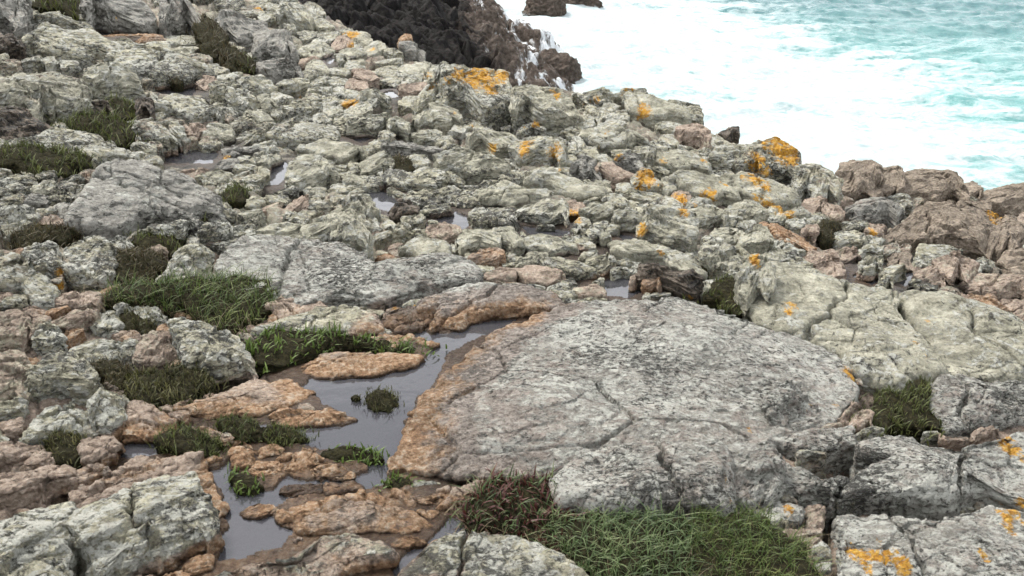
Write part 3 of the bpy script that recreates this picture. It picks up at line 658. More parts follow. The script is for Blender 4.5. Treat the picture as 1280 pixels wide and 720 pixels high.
def build_rock(poly, f, s, style, seed, dens=1.9, bulge=.05, rough=1.0, wob=1.0, facets=True, soft=False):
    rs = np.random.RandomState(seed); s = min(s * .62, .30) if not soft else s; f = f * (.75 if f < .5 else .9) if not soft else f
    poly = np.asarray(poly, float); poly = poly.mean(0) + (poly - poly.mean(0)) * ((1.12 if style == 'B' else 1.05 if poly[:, 1].mean() < 470 else .985) if facets else .995)
    ar = np.sum(poly[:, 0] * np.roll(poly[:, 1], -1) - np.roll(poly[:, 0], -1) * poly[:, 1]) / 2
    if ar < 0: poly = poly[::-1]
    per = np.hypot(*np.diff(np.vstack([poly, poly[:1]]), axis=0).T).sum()
    N = int(np.clip(per / dens, 44, 620))
    R = resample(poly, N)
    # soften corners slightly, jag the edge
    for _ in range(int(N * .006) if facets else max(1, int(N * .012))): R = .5 * R + .25 * (np.roll(R, 1, 0) + np.roll(R, -1, 0))
    pw, ph = np.ptp(R[:, 0]), np.ptp(R[:, 1]); pc = R.mean(0)
    ang = np.arange(N) / N * 2 * np.pi; rad = N / (2 * np.pi)
    tn = np.roll(R, -3, 0) - np.roll(R, 3, 0); tn /= np.maximum(np.linalg.norm(tn, axis=1), 1e-9)[:, None]
    nrm = np.stack([tn[:, 1], -tn[:, 0]], 1)
    cyc = np.stack([np.cos(ang), np.sin(ang), 0 * ang + seed * .37], 1)
    j = perlin(cyc * per / 60 + 5) * .022 + perlin(cyc * per / 24 + 8) * .011
    R = R + nrm * (j * wob * math.sqrt(pw * ph))[:, None]
    for _ in range(4): nrm = .5 * nrm + .25 * (np.roll(nrm, 1, 0) + np.roll(nrm, -1, 0))
    w = smooth(.0, 1.0, (.85 - nrm[:, 1]) / .55)
    d, tb = cast(R)
    k0 = np.argmax(R[:, 1]); tf = np.median(tb[R[:, 1] > R[:, 1].max() - max(3, .18 * ph)])
    el = -d[k0, 2]; w = np.maximum(w, smooth(.01, .07, tb / tf - 1))
    h = max(.008 if style in 'RW' else .012, (.55 if style in 'RW' else 1.0) * f * ph * tf * math.hypot(1, el) / FPX * math.hypot(1, el) * .95)
    # tilted top plane: base surface + h + slope * distance behind the front
    t = np.linspace(.6, 1.0, 60)
    TT = tb[:, None] * np.concatenate([[.25], np.linspace(.3, 1.02, 150)])
    X = d[:, 0:1] * TT; Y = d[:, 1:2] * TT
    g = CAMZ + d[:, 2:3] * TT - (base0(X, Y) + h + s * np.maximum(TT - tf, -.05 * tf))
    below = g < 0; kk = np.where(below.any(1), below.argmax(1), TT.shape[1] - 1); kk = np.maximum(kk, 1); r_ = np.arange(N)
    g0, g1 = g[r_, kk-1], g[r_, kk]; ww = np.clip(g0 / np.where(np.abs(g0 - g1) < 1e-9, 1, g0 - g1), 0, 1)
    tp = TT[r_, kk-1] + (TT[r_, kk] - TT[r_, kk-1]) * ww
    tt = tb * (1 - w) + tp * w
    top = CAM + d * tt[:, None]
    tilt = rs.uniform(-.10, .10) * (1 if facets else .3); mx_, my_ = top[:, 0].mean(), top[:, 1].mean()
    def topz(x, y): return base0(x, y) + h + s * np.maximum(np.hypot(x, y) - tf, -.05 * tf) + tilt * (x - mx_)
    top[:, 2] = topz(top[:, 0], top[:, 1])
    c = top.mean(0)
    A_ = top[:, :2]; B_ = np.roll(A_, -1, 0); E_ = B_ - A_; E_ /= np.maximum(np.linalg.norm(E_, axis=1), 1e-9)[:, None]
    al = np.linspace(.08, .92, 25); lo_, hi_ = A_.min(0), A_.max(0)
    gx, gy = np.meshgrid(lo_[0] + (hi_[0] - lo_[0]) * al, lo_[1] + (hi_[1] - lo_[1]) * al); K_ = np.stack([gx.ravel(), gy.ravel()], 1)
    K_ = np.vstack([K_, c[None, :2]]); sg = np.sign(np.sum(A_[:, 0] * B_[:, 1] - B_[:, 0] * A_[:, 1])) or 1
    step_ = max(1, N // 150); D_ = K_[:, None, :] - A_[None, ::step_]
    m_ = np.sort(sg * (E_[None, ::step_, 0] * D_[..., 1] - E_[None, ::step_, 1] * D_[..., 0]), axis=1)[:, max(0, int(.03 * (N // step_)))]
    kb = m_.argmax(); c[:2] = K_[kb]
    c[2] = topz(c[0:1], c[1:2])[0]
    # the outline as one radius per direction about c, so that the surface never folds
    D0 = top[:, :2] - c[:2]; ev, Ev = np.linalg.eigh(np.cov(D0.T)); Wh = Ev / np.sqrt(np.maximum(ev, 1e-8)); Wi = np.linalg.inv(Wh)
    Q0 = D0 @ Wh; Q1 = np.roll(Q0, -1, 0); N = int(N * 1.15)
    th = np.linspace(0, 2 * np.pi, N, endpoint=False) * (1 if np.linalg.det(Wh) > 0 else -1)
    dx, dy = np.cos(th)[:, None], np.sin(th)[:, None]
    ca = dx * Q0[None, :, 1] - dy * Q0[None, :, 0]; cb = dx * Q1[None, :, 1] - dy * Q1[None, :, 0]
    q_ = np.clip(ca / np.where(np.abs(ca - cb) < 1e-12, 1e-12, ca - cb), 0, 1)
    rr_ = (Q0[None, :, 0] * (1 - q_) + Q1[None, :, 0] * q_) * dx + (Q0[None, :, 1] * (1 - q_) + Q1[None, :, 1] * q_) * dy
    rr_ = np.where((ca * cb <= 0) & (rr_ > 0), rr_, 0).max(1); rr_ = np.where(rr_ > .02, rr_, np.median(rr_))
    for _ in range(0 if N < 120 else 1): rr_ = .5 * rr_ + .25 * (np.roll(rr_, 1) + np.roll(rr_, -1))
    XY = (np.concatenate([dx, dy], 1) * rr_[:, None]) @ Wi + c[:2]
    top = np.column_stack([XY, topz(XY[:, 0], XY[:, 1])])
    size = math.sqrt(max(np.ptp(top[:, 0]), .01) * max(np.ptp(top[:, 1]), .01)) * .5 + .5 * min(np.ptp(top[:, 0]), np.ptp(top[:, 1]))
    er = min(.22 * h + .004, .07 * size) if facets else min(.4 * h + .006, .08 * size)          # edge rounding
    bot = base0(top[:, 0], top[:, 1]) - .10
    hh = np.maximum(top[:, 2] - bot, .02)
    px = tf / FPX                                  # metres per pixel
    ns = int(np.clip(hh.max() / px / (dens * 1.1), 3, 60))
    inr = np.hypot(*(top - c)[:, :2].T); inr_s = np.fft.irfft(np.fft.rfft(inr) * (np.arange(N // 2 + 1) < 5), N); inr_s = np.maximum(inr_s, .3 * inr.mean())
    nt = int(np.clip(math.sqrt(pw * ph) * .5 / dens, 4, 150))
    rings = []; und = rs.uniform(.0, .07) if facets else .02
    for q in np.linspace(0, 1, ns, endpoint=False):     # walls
        z = bot + (hh - er) * q
        fl = 1 - und * (1 - q) ** 1.5
        rings.append(np.stack([c[0] + (top[:, 0] - c[0]) * fl, c[1] + (top[:, 1] - c[1]) * fl, z], 1))
    ne = 5
    for q in np.linspace(0, math.pi / 2, ne):
        ins = 1 - er * (1 - math.cos(q)) / np.maximum(inr, 1e-4)
        ins = np.maximum(ins, .6)
        rings.append(np.stack([c[0] + (top[:, 0] - c[0]) * ins, c[1] + (top[:, 1] - c[1]) * ins, top[:, 2] - er * (1 - math.sin(q)) ], 1))
    e = rings[-1]
    for q in np.linspace(1, 0, nt + 1)[1:]:
        qq = max(q, .004)
        P = c + (e - c) * qq
        P[:, 2] = topz(P[:, 0], P[:, 1]) + bulge * size * (1 - np.minimum(np.hypot(*(P - c)[:, :2].T) / inr_s, 1) ** 2)
        rings.append(P)
    nr = len(rings); V = np.concatenate(rings); F = grid_faces(nr, N, True)
    ringid = np.repeat(np.arange(nr), N)
    free = smooth(0, max(2, ns * .4), ringid.astype(float))
    Nn = vnormals(V, F)
    o = rs.uniform(-50, 50, 3)
    A = min(size, .9) * rough
    P = V + o
    dsp = (.022 if facets else .035) * A * fbm(P * (2.2 / max(size, .08)), 3)
    st = np.array([1.0, 1.0, 4.5]); Q = P @ np.array([[.95, .3, .06], [-.3, .95, .12], [-.08, -.1, .99]]).T
    side = 1 - np.abs(Nn[:, 2])
    dsp += .022 * A * fbm(Q * st * (3.0 / max(size, .25)), 3, .55) * (.3 + side)
    if not facets and pw * ph > 20000: dsp += .045 * fbm(P * np.array([1.1, 1.6, 1.0]), 3)
    if style in 'SZGV':                             # grooves along the foliation
        gq = np.stack([Q[:, 0] * .8, Q[:, 1] * 2.2, Q[:, 2] * 2.2], 1)
        dsp += min(.010, .025 * size) * rough * ridged(gq * (2.2 if size > .5 else 4.5), 3)
    f1, f2, hsh, ox, oy = worley(Q[:, 0] / max(.35 * size, .05), Q[:, 1] / max(.3 * size, .04) + Q[:, 2] / max(.3*size, .04), seed % 97)
    kf = 1.0 if facets else .3
    dsp += (hsh - .5) * .04 * A * kf + .07 * A * kf * (ox * (hash2(hsh*77, 1, 2) - .5) + oy * (hash2(hsh*77, 4, 2) - .5)) - .03 * A * (1 - smooth(.0, .06, f2 - f1)) * (hsh > .45)
    V = V + Nn * (dsp * free)[:, None]
    big_ = pw * ph > 700
    if not soft:                                    # broken steps and open joints
        for _ in range(rs.randint(1, 4) if facets and big_ else 0):
            a = rs.uniform(0, 2 * math.pi); n = np.array([math.cos(a), math.sin(a)]); pr = (V[:, :2] - c[:2]) @ n
            pr = pr + .04 * size * perlin(np.column_stack([V[:, :2] / (.25 * size), 0 * pr + seed]))
            lim = np.quantile(pr, rs.uniform(.55, .9)); V[:, 2] -= rs.uniform(.15, .42) * min(h, .3 * size) * smooth(0, .02 * size, pr - lim) * free
    if facets:                                      # planar breaks
        topv = ringid >= ns + 2
        for k in range(rs.randint(9, 15)):
            a = rs.uniform(0, 2 * math.pi); up = rs.uniform(-.12, .16) if k > 4 else rs.uniform(.6, 1.4) if k == 4 else rs.uniform(3.0, 12) if k > 0 else 60.
            n = np.array([math.cos(a), math.sin(a), up]); n /= np.linalg.norm(n)
            pr = (V - c) @ n; lim = np.quantile(pr[topv], rs.uniform(.45, .85)) if k <= 3 else pr.max() * rs.uniform(.76, .96)
            over = np.maximum(pr - lim, 0) * (.97 if k > 3 else .9)
            V = V - n * over[:, None] * free[:, None]
    if not soft:
        for _ in range((rs.randint(0, 2) * (pw * ph < 60000) if pw * ph > 20000 else rs.randint(0, 3)) if big_ else 0):
            a = rs.uniform(0, 2 * math.pi); n = np.array([math.cos(a), math.sin(a)]); pr = (V[:, :2] - c[:2]) @ n
            pr = pr + .10 * size * fbm(np.column_stack([V[:, :2] / (.4 * size), 0 * pr + seed + 3]), 4) - np.quantile(pr, rs.uniform(.2, .8))
            wd = min(.022 * size, .010) + .003; V[:, 2] -= min(.035, .10 * size) * (1 - smooth(.3 * wd, wd, np.abs(pr))) * free
    Nn = vnormals(V, F); P = V + o
    dsp = min(.012, .014 * size) * rough * fbm(P * 9, 4, .55)
    dsp += .0035 * ridged(P * 38, 2) * rough
    # small angular chips and ledges
    ck = 0 if soft else (.3 if style == 'S' else .8 if style in 'RW' else .3) if not facets else .55 if size > .28 else .75
    if ck:
        Q = P @ np.array([[.95, .3, .06], [-.3, .95, .12], [-.08, -.1, .99]]).T
        w1 = .02 * perlin(P * 9)
        for cx, cy, cz, am in ((.13, .085, .07, 1.0), (.055, .04, .035, .5)):
            f1, f2, hs, ox, oy = worley((Q[:, 0] + w1) / cx + 9, (Q[:, 1] + w1) / cy + Q[:, 2] / cz, seed % 89 + 2)
            dsp += ck * am * ((hs - .5) * .020 + .030 * (ox * (hash2(hs * 77, 1, 2) - .5) + oy * (hash2(hs * 77, 4, 2) - .5)) - .009 * (1 - smooth(.0, .10, f2 - f1)) * (hash2(hs * 57, 2, 2) > .4)) * min(1, size / .12)
    V = V + Nn * (dsp * free)[:, None]
    return V, F, c, size, ns, N, nr, h

def rust_of(V, tall=False):
    """Rust and wet margins where the stone meets a pool."""
    m = np.zeros(len(V)); dk = np.zeros(len(V))
    P = V[:, :2]
    for poly, zw, kind in POOLS:
        lo = poly.min(0) - .5; hi = poly.max(0) + .5
        s = ((P > lo) & (P < hi)).all(1)
        if not s.any(): continue
        i = np.nonzero(s)[0]
        dd = np.where(pts_in(poly, P[i]), 0, dist_poly(poly, P[i]))
        reach, hz = (.34, .13) if tall and kind == 'main' else (.26, .06) if kind == 'main' else (.12, .06)
        k = np.clip(1 - dd / reach, 0, 1) * np.clip(1 - (V[i, 2] - zw) / hz, 0, 1)
        m[i] = np.maximum(m[i], np.clip(k * 1.5, 0, 1) * (1 if kind == 'main' else .35))
        dk[i] = np.maximum(dk[i], np.clip(1 - (V[i, 2] - zw) / (.02 if kind == 'main' else .02), 0, 1) * (dd < .25))
    return m, dk

def add_rock(name, label, style, poly, f, s, seed, cat=None, group=None, **kw):
    V, F, c, size, ns, N, nr, h = build_rock(poly, f, s, style, seed, **kw)
    loc = np.array([c[0], c[1], float(base0(np.array([c[0]]), np.array([c[1]]))[0])])
    me = mesh_from(name, V - loc, F.ravel(), np.arange(len(F)) * 4, MATS[style], not kw.get('facets', True))
    o = link(name, me, loc)
    tag(o, label, cat or name.replace('_', ' '), group)
    r, dk = rust_of(V, style == 'S')
    r = np.clip(np.maximum(r, 0) + RUST.get(style, 0), 0, 1)
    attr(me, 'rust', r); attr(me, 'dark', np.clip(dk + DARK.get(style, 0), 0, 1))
    STORE.append((o, V, np.zeros(len(V))))
    return o

# ------------------------------------------------------------------ build: ground
def build_ground():
    az = np.radians(np.linspace(-52, 52, 1150)); r = np.concatenate([np.exp(np.linspace(math.log(.7), math.log(15.5), 760)), np.exp(np.linspace(math.log(15.6), math.log(42), 70))])
    Rr, A = np.meshgrid(r, az, indexing='ij')
    x = Rr * np.sin(A); y = Rr * np.cos(A)
    z = terrain(x, y)
    V = np.stack([x.ravel(), y.ravel(), z.ravel()], 1); F = grid_faces(len(r), len(az))
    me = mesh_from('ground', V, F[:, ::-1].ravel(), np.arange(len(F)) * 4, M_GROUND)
    o = link('ground', me, (0, 0, 0)); tag(o, kind='structure')
    ru, dk = rust_of(V)
    far = 1 - smooth(2.5, 7, Rr.ravel())
    n = fbm(np.stack([V[:,0]*1.1, V[:,1]*1.1, 0*V[:,0]], 1), 3)
    attr(me, 'rust', np.clip(ru + .30 * far + .25 * n, 0, 1)); attr(me, 'dark', np.clip(dk * .8 + (.42 + .35 * n) * (.7 + .3 * smooth(2.8, 5, Rr.ravel())), 0, 1))  # damp soil tone, darkened to stand in for crevice shade
    STORE.append((o, V, np.zeros(len(V))))

def build_pools():
    for poly, zw, kind in POOLS:
        c = poly.mean(0)
        if np.sum(poly[:, 0] * np.roll(poly[:, 1], -1) - np.roll(poly[:, 0], -1) * poly[:, 1]) < 0: poly = poly[::-1]
        P = resample(poly, 48)
        d = P - c; P = c + d * (1 + .035 / np.maximum(np.hypot(*d.T), .05))[:, None]
        lvl = zw if kind != 'main' else zw + .0
        V = np.concatenate([np.column_stack([P, np.full(48, lvl)]), [[c[0], c[1], lvl]]]) - np.array([c[0], c[1], zw])
        if kind == 'main': continue
        loops = np.array([[i, (i + 1) % 48, 48] for i in range(48)])
        me = mesh_from('pool_water', V, loops.ravel(), np.arange(48) * 3, M_WATER)
        tag(link('pool_water', me, (c[0], c[1], zw)), kind='structure')
    # one level sheet for the stream's connected pools
    allp = np.concatenate([p for p, z, k in POOLS if k == 'main']); lo = allp.min(0) - .06; hi = allp.max(0) + .06
    n = 160; gx, gy = np.meshgrid(np.linspace(lo[0], hi[0], n), np.linspace(lo[1], hi[1], n), indexing='ij')
    P = np.stack([gx.ravel(), gy.ravel()], 1); keep = np.zeros(len(P), bool)
    for p, z, k in POOLS:
        if k == 'main': keep |= pts_in(p, P) | (dist_poly(p, P) < .09)
    F = grid_faces(n, n)[:, ::-1]; F = F[keep[F].all(1)]
    V = np.column_stack([P, np.zeros(len(P))]); used = np.unique(F); mp = -np.ones(len(P), int); mp[used] = np.arange(len(used))
    me = mesh_from('stream_water', V[used], mp[F].ravel(), np.arange(len(F)) * 4, M_WATER)
    tag(link('stream_water', me, (0, 0, MAINZ)), kind='structure')

# ------------------------------------------------------------------ sea and cliff
def sea_pt(u, v, z=SEA):
    d = rays(np.array([[u, v]], float))[0]; t = (z - CAMZ) / d[2]; return d[:2] * t

def build_sea():
    r = np.concatenate([np.exp(np.linspace(math.log(14), math.log(150), 620)), np.exp(np.linspace(math.log(153), math.log(6000), 60))])
    az = np.radians(np.linspace(-60, 60, 900)); Rr, A = np.meshgrid(r, az, indexing='ij')
    x = (Rr * np.sin(A)).ravel(); y = (Rr * np.cos(A)).ravel(); rr = Rr.ravel()
    fade = 1 - smooth(120, 400, rr)
    q = np.stack([x * .10 + 3, y * .22, 0 * x], 1)
    z = (.42 * fbm(q, 4, .55) + .16 * ridged(np.stack([x*.35, y*.7, 0*x], 1), 3)) * fade
    foam = np.full(len(x), .05)
    for (u, v, su, sv, a) in SEA_FOAM:
        c = sea_pt(u, v); e1 = sea_pt(u + su, v) - c; e2 = sea_pt(u, v + sv) - c
        M = np.linalg.inv(np.stack([e1, e2], 1)); k = (np.stack([x, y], 1) - c) @ M.T
        foam += a * np.exp(-.5 * (k ** 2).sum(1))
    deep = smooth(52, 92, y + .55 * x)
    V = np.column_stack([x, y, z + SEA]); F = grid_faces(len(r), len(az))
    me = mesh_from('sea', V, F[:, ::-1].ravel(), np.arange(len(F)) * 4, M_SEA)
    attr(me, 'foam', np.clip(foam, -.4, .40)); attr(me, 'deep', deep)
    tag(link('sea', me, (0, 0, 0)), kind='structure')

SEA_FOAM = [(760, 60, 170, 110, .50), (900, 130, 140, 50, .36), (640, 60, 90, 120, .4), (1010, 195, 150, 24, .34), (1150, 90, 150, 25, .06), (1170, 170, 110, 10, .12), (1250, 15, 90, 22, -.24), (1090, 8, 110, 12, -.14), (1240, 168, 60, 12, -.10)]

def build_cliff():
    wl = np.array([sea_pt(*p) for p in [(600, -30), (622, 4), (634, 22), (668, 42), (690, 66), (705, 84), (728, 104), (770, 150), (800, 200)]])
    r = np.exp(np.linspace(math.log(34), math.log(100), 900)); az = np.radians(np.linspace(-34, 8, 620))
    Rr, A = np.meshgrid(r, az, indexing='ij'); x = (Rr * np.sin(A)).ravel(); y = (Rr * np.cos(A)).ravel()
    o = np.argsort(wl[:, 1]); wx = np.interp(y, wl[o, 1], wl[o, 0]); dl = wx - x
    P = np.stack([x, y, 0 * x], 1)
    dl = dl + 1.3 * fbm(P * .25, 4)
    z = np.where(dl > 0, 3.4 * (1 - np.exp(-np.maximum(dl, 0) / 6)) + .05 * np.maximum(dl, 0), dl * .5)
    am = smooth(-1, 3, dl)
    qx, qy = x + .8 * perlin(P * .5), y + .8 * perlin(P * .5 + 7)
    f1, f2, h, ox, oy = worley(qx / 2.4, qy / 3.4, 21)
    z += am * (.7 * (h - .5) + .3 * oy * h + .5 * ox * (h - .5) - .6 * (1 - smooth(0, .12, f2 - f1)))
    f1, f2, h, ox, oy = worley(qx / .9, qy / 1.3, 31)
    z += (.25 + .75 * am) * (.2 * (h - .5) + .14 * oy - .10 * (1 - smooth(0, .12, f2 - f1)))
    z += .28 * fbm(P * .9, 4) * (.3 + am) + .20 * ridged(P * .8, 2) * (.3 + am)
    z -= 6 * (1 - smooth(33, 42, Rr.ravel()))
    V = np.column_stack([x, y, z + SEA - .1]); F = grid_faces(len(r), len(az))
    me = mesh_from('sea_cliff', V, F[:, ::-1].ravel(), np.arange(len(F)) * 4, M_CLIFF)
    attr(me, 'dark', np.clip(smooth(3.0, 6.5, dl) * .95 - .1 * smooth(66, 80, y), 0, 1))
    attr(me, 'foam', np.clip(.66 * (1 - smooth(1.0, 5.5, np.abs(dl - 1.2))) + .5 * (1 - smooth(0, .7, z)) - .2 * smooth(64, 75, y), 0, 1))
    tag(link('sea_cliff', me, (0, 0, 0)), kind='structure')

def sea_rock(label, px, seed):
    """a wave washed rock standing in the surf, built upright at its waterline."""
    u0, u1, vt, vb = px; rs = np.random.RandomState(seed)
    c = sea_pt((u0 + u1) / 2, vb); a = np.linalg.norm(sea_pt(u1, vb) - sea_pt(u0, vb)) / 2
    d = math.hypot(*c); hgt = (vb - vt) * d / FPX * 1.05
    n, m = 90, 46
    th = np.linspace(0, 2 * np.pi, n, endpoint=False); ph = np.linspace(-.35, np.pi / 2, m)
    T, Pp = np.meshgrid(th, ph); ct = np.sign(np.cos(T)) * np.abs(np.cos(T)) ** .8; st = np.sign(np.sin(T)) * np.abs(np.sin(T)) ** .8
    V = np.stack([a * ct * np.cos(Pp) ** .8 * np.sign(np.cos(Pp)), .8 * a * st * np.cos(Pp) ** .8, hgt * np.sin(Pp)], -1).reshape(-1, 3)
    F = grid_faces(m, n, True); N = vnormals(V, F); o = rs.uniform(-40, 40, 3)
    V += N * (.22 * a * fbm((V + o) * (1.3 / a), 4) + .1 * a * ridged((V + o) * np.array([1, 1, 2.2]) * (2.0 / a), 3))[:, None]
    me = mesh_from('sea_rock', V, F.ravel(), np.arange(len(F)) * 4, M_CLIFF)
    attr(me, 'dark', np.full(len(V), .22)); attr(me, 'foam', np.clip(.62 * (1 - smooth(.05, .55, V[:, 2] / hgt)), 0, 1))
    tag(link('sea_rock', me, (c[0], c[1] + .3 * a, SEA - .05)), label, 'rock')

# ------------------------------------------------------------------ plants
def blades(name, roots, L, Wd, lean, mat, parent, rs, seg=4, spread=None):
    n = len(roots); a = rs.uniform(0, 2 * np.pi, n); le = rs.uniform(.1, 1, n) * lean; ln = L * np.minimum(rs.lognormal(-.25, .42, n), 1.9); wd = Wd * rs.uniform(.6, 1.2, n)
    dr = np.stack([np.cos(a), np.sin(a), 0 * a], 1); sd = np.stack([-np.sin(a + .6), np.cos(a + .6), 0 * a], 1)
    pts = []; hu = []
    h0 = np.clip(rs.uniform(0, .5, n) + .3 * fbm((roots + roots.sum()) * 9, 2), 0, .8)
    for k in range(seg):
        q = k / (seg - 1)
        ctr = roots + dr * (ln * le * q ** 1.6)[:, None] + np.stack([0*a, 0*a, ln * (q - .38 * le * q * q)], 1)
        w = wd * (1 - q) ** .7 * (.6 + .8 * q if q < .5 else 1.0)
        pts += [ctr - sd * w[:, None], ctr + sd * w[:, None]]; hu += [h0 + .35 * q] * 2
    V = np.stack(pts, 1).reshape(-1, 3); hue = np.stack(hu, 1).ravel(); m = 2 * seg
    F = np.concatenate([np.array([[2*k, 2*k+1, 2*k+3, 2*k+2]]) for k in range(seg - 1)])
    F = (np.arange(n)[:, None, None] * m + F[None]).reshape(-1, 4)
    me = mesh_from(name, V, F.ravel(), np.arange(len(F)) * 4, mat, False); attr(me, 'hue', np.clip(hue, 0, 1))
    return link(name, me, (0, 0, 0), parent)

PLANT = {  # turf height, blade length px, width px, lean, blades per px2, dry share
    'grass': (.10, 20, 1.2, 1.7, .19, .2), 'fine': (.10, 18, .75, 1.5, .30, .2), 'leaf': (.10, 8, 2.0, 1.2, .30, .03),
    'moss': (.12, 7.5, 1.0, 1.0, .42, .06), 'dark': (.10, 7, 1.0, 1.0, .42, .08), 'brown': (.15, 6, .8, 1.3, .42, .25), 'red': (.12, 14, 2.4, 1.4, .24, .14),
}
def add_plant(name, label, kind, poly, seed):
    rs = np.random.RandomState(seed); th, L, wd, lean, den, dry = PLANT[kind]
    tiny = np.ptp(poly[:, 0]) * np.ptp(poly[:, 1]) < 2400
    V, F, c, size, ns, N, nr, h = build_rock(poly, .02 if tiny else .5 * th, .05 if tiny else .13, 'D', seed, dens=3.0, bulge=.12 if tiny else .06, rough=1.2, wob=5.0, facets=False, soft=True)
    base = np.array([c[0], c[1], c[2] - h])
    e = bpy.data.objects.new(name, None); COL.objects.link(e); e.location = base; e.empty_display_size = .05
    tag(e, label, 'grass' if name == 'grass_clump' else 'moss')
    tv = V - base
    me = mesh_from('turf', tv, F.ravel(), np.arange(len(F)) * 4, M_TURF); link('turf', me, (0, 0, 0), e)
    A = abs(np.sum(poly[:, 0] * np.roll(poly[:, 1], -1) - np.roll(poly[:, 0], -1) * poly[:, 1]) / 2)
    dist = np.linalg.norm(c - CAM); px = dist / FPX
    far = min(1.0, 3.2 / dist); n = int(np.clip(A * den, 60, 6500))
    # area weighted points on the upper surface
    Fq = F[(F.min(1) >= int(ns * .3) * N)]
    ta = np.linalg.norm(np.cross(tv[Fq[:, 2]] - tv[Fq[:, 0]], tv[Fq[:, 3]] - tv[Fq[:, 1]]), axis=1); k = rs.choice(len(Fq), n, p=ta / ta.sum())
    wts = rs.dirichlet((1, 1, 1, 1), n); P = (tv[Fq[k]] * wts[..., None]).sum(1)
    ne_ = n // 4; ex = (P[:ne_] - (c - base)) * rs.uniform(1.0, 1.55, (ne_, 1)) + (c - base); ex[:, 2] = base0(ex[:, 0] + base[0], ex[:, 1] + base[1]) - base[2] + .6 * h
    P = np.concatenate([P, ex]); n = len(P)
    clump = fbm((P + base) * 14, 3); keep = clump + .5 * fbm((P + base) * 5, 2) > -.5 * rs.rand(n) - .1 if kind in ('grass', 'fine', 'red') else clump + .5 * fbm((P + base) * 5, 2) > -.35 * rs.rand(n)
    P = P[keep]; L_ = max(L * px, .008) * (1.0 if kind in ('grass', 'fine', 'red') else 1.25)
    nd = int(len(P) * dry); nd = nd if nd > 260 else 0
    if kind == 'red':
        half = int(len(P) * .5); blades('red_leaves', P[:half], L_, wd * px, lean, LEAF['red'], e, rs)
        blades('grass_blades', P[half:len(P)-nd], L_ * 1.3, wd * px * .6, lean, LEAF['grass'], e, rs)
    else:
        blades('grass_blades' if kind in ('grass', 'fine') else 'leaves', P[:len(P)-nd], L_, wd * px, lean, LEAF[kind], e, rs)
    if nd > 8: blades('dry_grass', P[len(P)-nd:], L_ * 1.15, wd * px * .5, lean * .9, LEAF['dry'], e, rs)
    return e

# ------------------------------------------------------------------ assemble
build_ground(); build_pools(); build_sea(); build_cliff()
sea_rock('wet brown rock breaking the surf beside the cliff foot', (658, 706, -4, 22), 3)
sea_rock('small dark rock in the surf at the very top edge', (700, 748, -14, 11), 5)
sea_rock('long wet brown rock lowest on the cliff foot under the spray', (655, 726, 72, 112), 8)

TRACED = []
for i, ln in enumerate(ROCK_DATA.strip().split('\n')):
    name, label, style, f, s, pts = ln.split('|'); P = parse(pts); TRACED.append(P)
    big = (np.ptp(P[:, 0]) * np.ptp(P[:, 1])) > 20000
    slab = name == 'rock_slab'
    add_rock(name, label, style, P, float(f), float(s), 100 + i, bulge=(.06 if name == 'boulder' else .02 if not slab else (.09 if style in 'RW' else .06) if style in 'RWP' else .035 if big else .035),
             facets=not slab and not (style in 'RW' and name == 'rock_ledge'), rough=(.6 if big else .8 if slab else 1.0), wob=.5 if big else 1.0)
for i, ln in enumerate(VEG_DATA.strip().split('\n')):
    name, label, kind, pts = ln.split('|'); add_plant(name, label, kind, parse(pts), 900 + i); TRACED.append(parse(pts))

# loose stones in the gaps: 105 as things, the rest as one mass
rs = np.random.RandomState(42); small = []
PP = [parse(l.split('|')[1]) for l in POOL_DATA.strip().split('\n')]
def simplify(P, tol):
    keep = list(range(len(P)))
    while len(keep) > 5:                        # drop the corner that matters least, until all matter
        d = []
        for i in range(len(keep)):
            a, b, c_ = P[keep[i-1]], P[keep[i]], P[keep[(i+1) % len(keep)]]; e = c_ - a
            d.append(abs(e[0] * (b - a)[1] - e[1] * (b - a)[0]) / max(np.hypot(*e), 1e-6))
        k = int(np.argmin(d))
        if d[k] > tol: break
        keep.pop(k)
    return P[keep]
GS = 3; gu, gv = np.meshgrid(np.arange(-330, 1610, GS) + .5, np.arange(-40, 760, GS) + .5); G = np.stack([gu.ravel(), gv.ravel()], 1)
az_ = np.arctan2(rays(G)[:, 0], rays(G)[:, 1]); dd, tt = cast(G); freem = tt < np.interp(az_, CAZ, CR) - .02
for P in PP: freem &= ~pts_in(P, G) & (dist_poly(P, G) > 4 + 6 * (G[:, 1] > 420))
for P in TRACED + GAPS: freem &= ~pts_in(P, G)
cells = np.nonzero(freem)[0]; rs.shuffle(cells); seeds = []
for k in cells:
    u, v = G[k]; sp_ = (17 + 24 * hash2(int(u) // 40, int(v) // 25, 3)) * (.8 + .7 * max(0, v - 200) / 500)
    if all((u - a) ** 2 + 3.2 * (v - b) ** 2 > (.5 * (sp_ + q)) ** 2 for a, b, q in seeds): seeds.append((u, v, sp_))
SD = np.array(seeds); own = -np.ones(len(G), int)
own[freem] = ((G[freem][:, None, 0] - SD[None, :, 0]) ** 2 + 3.2 * (G[freem][:, None, 1] - SD[None, :, 1]) ** 2).argmin(1)
own = own.reshape(gu.shape); placed = []
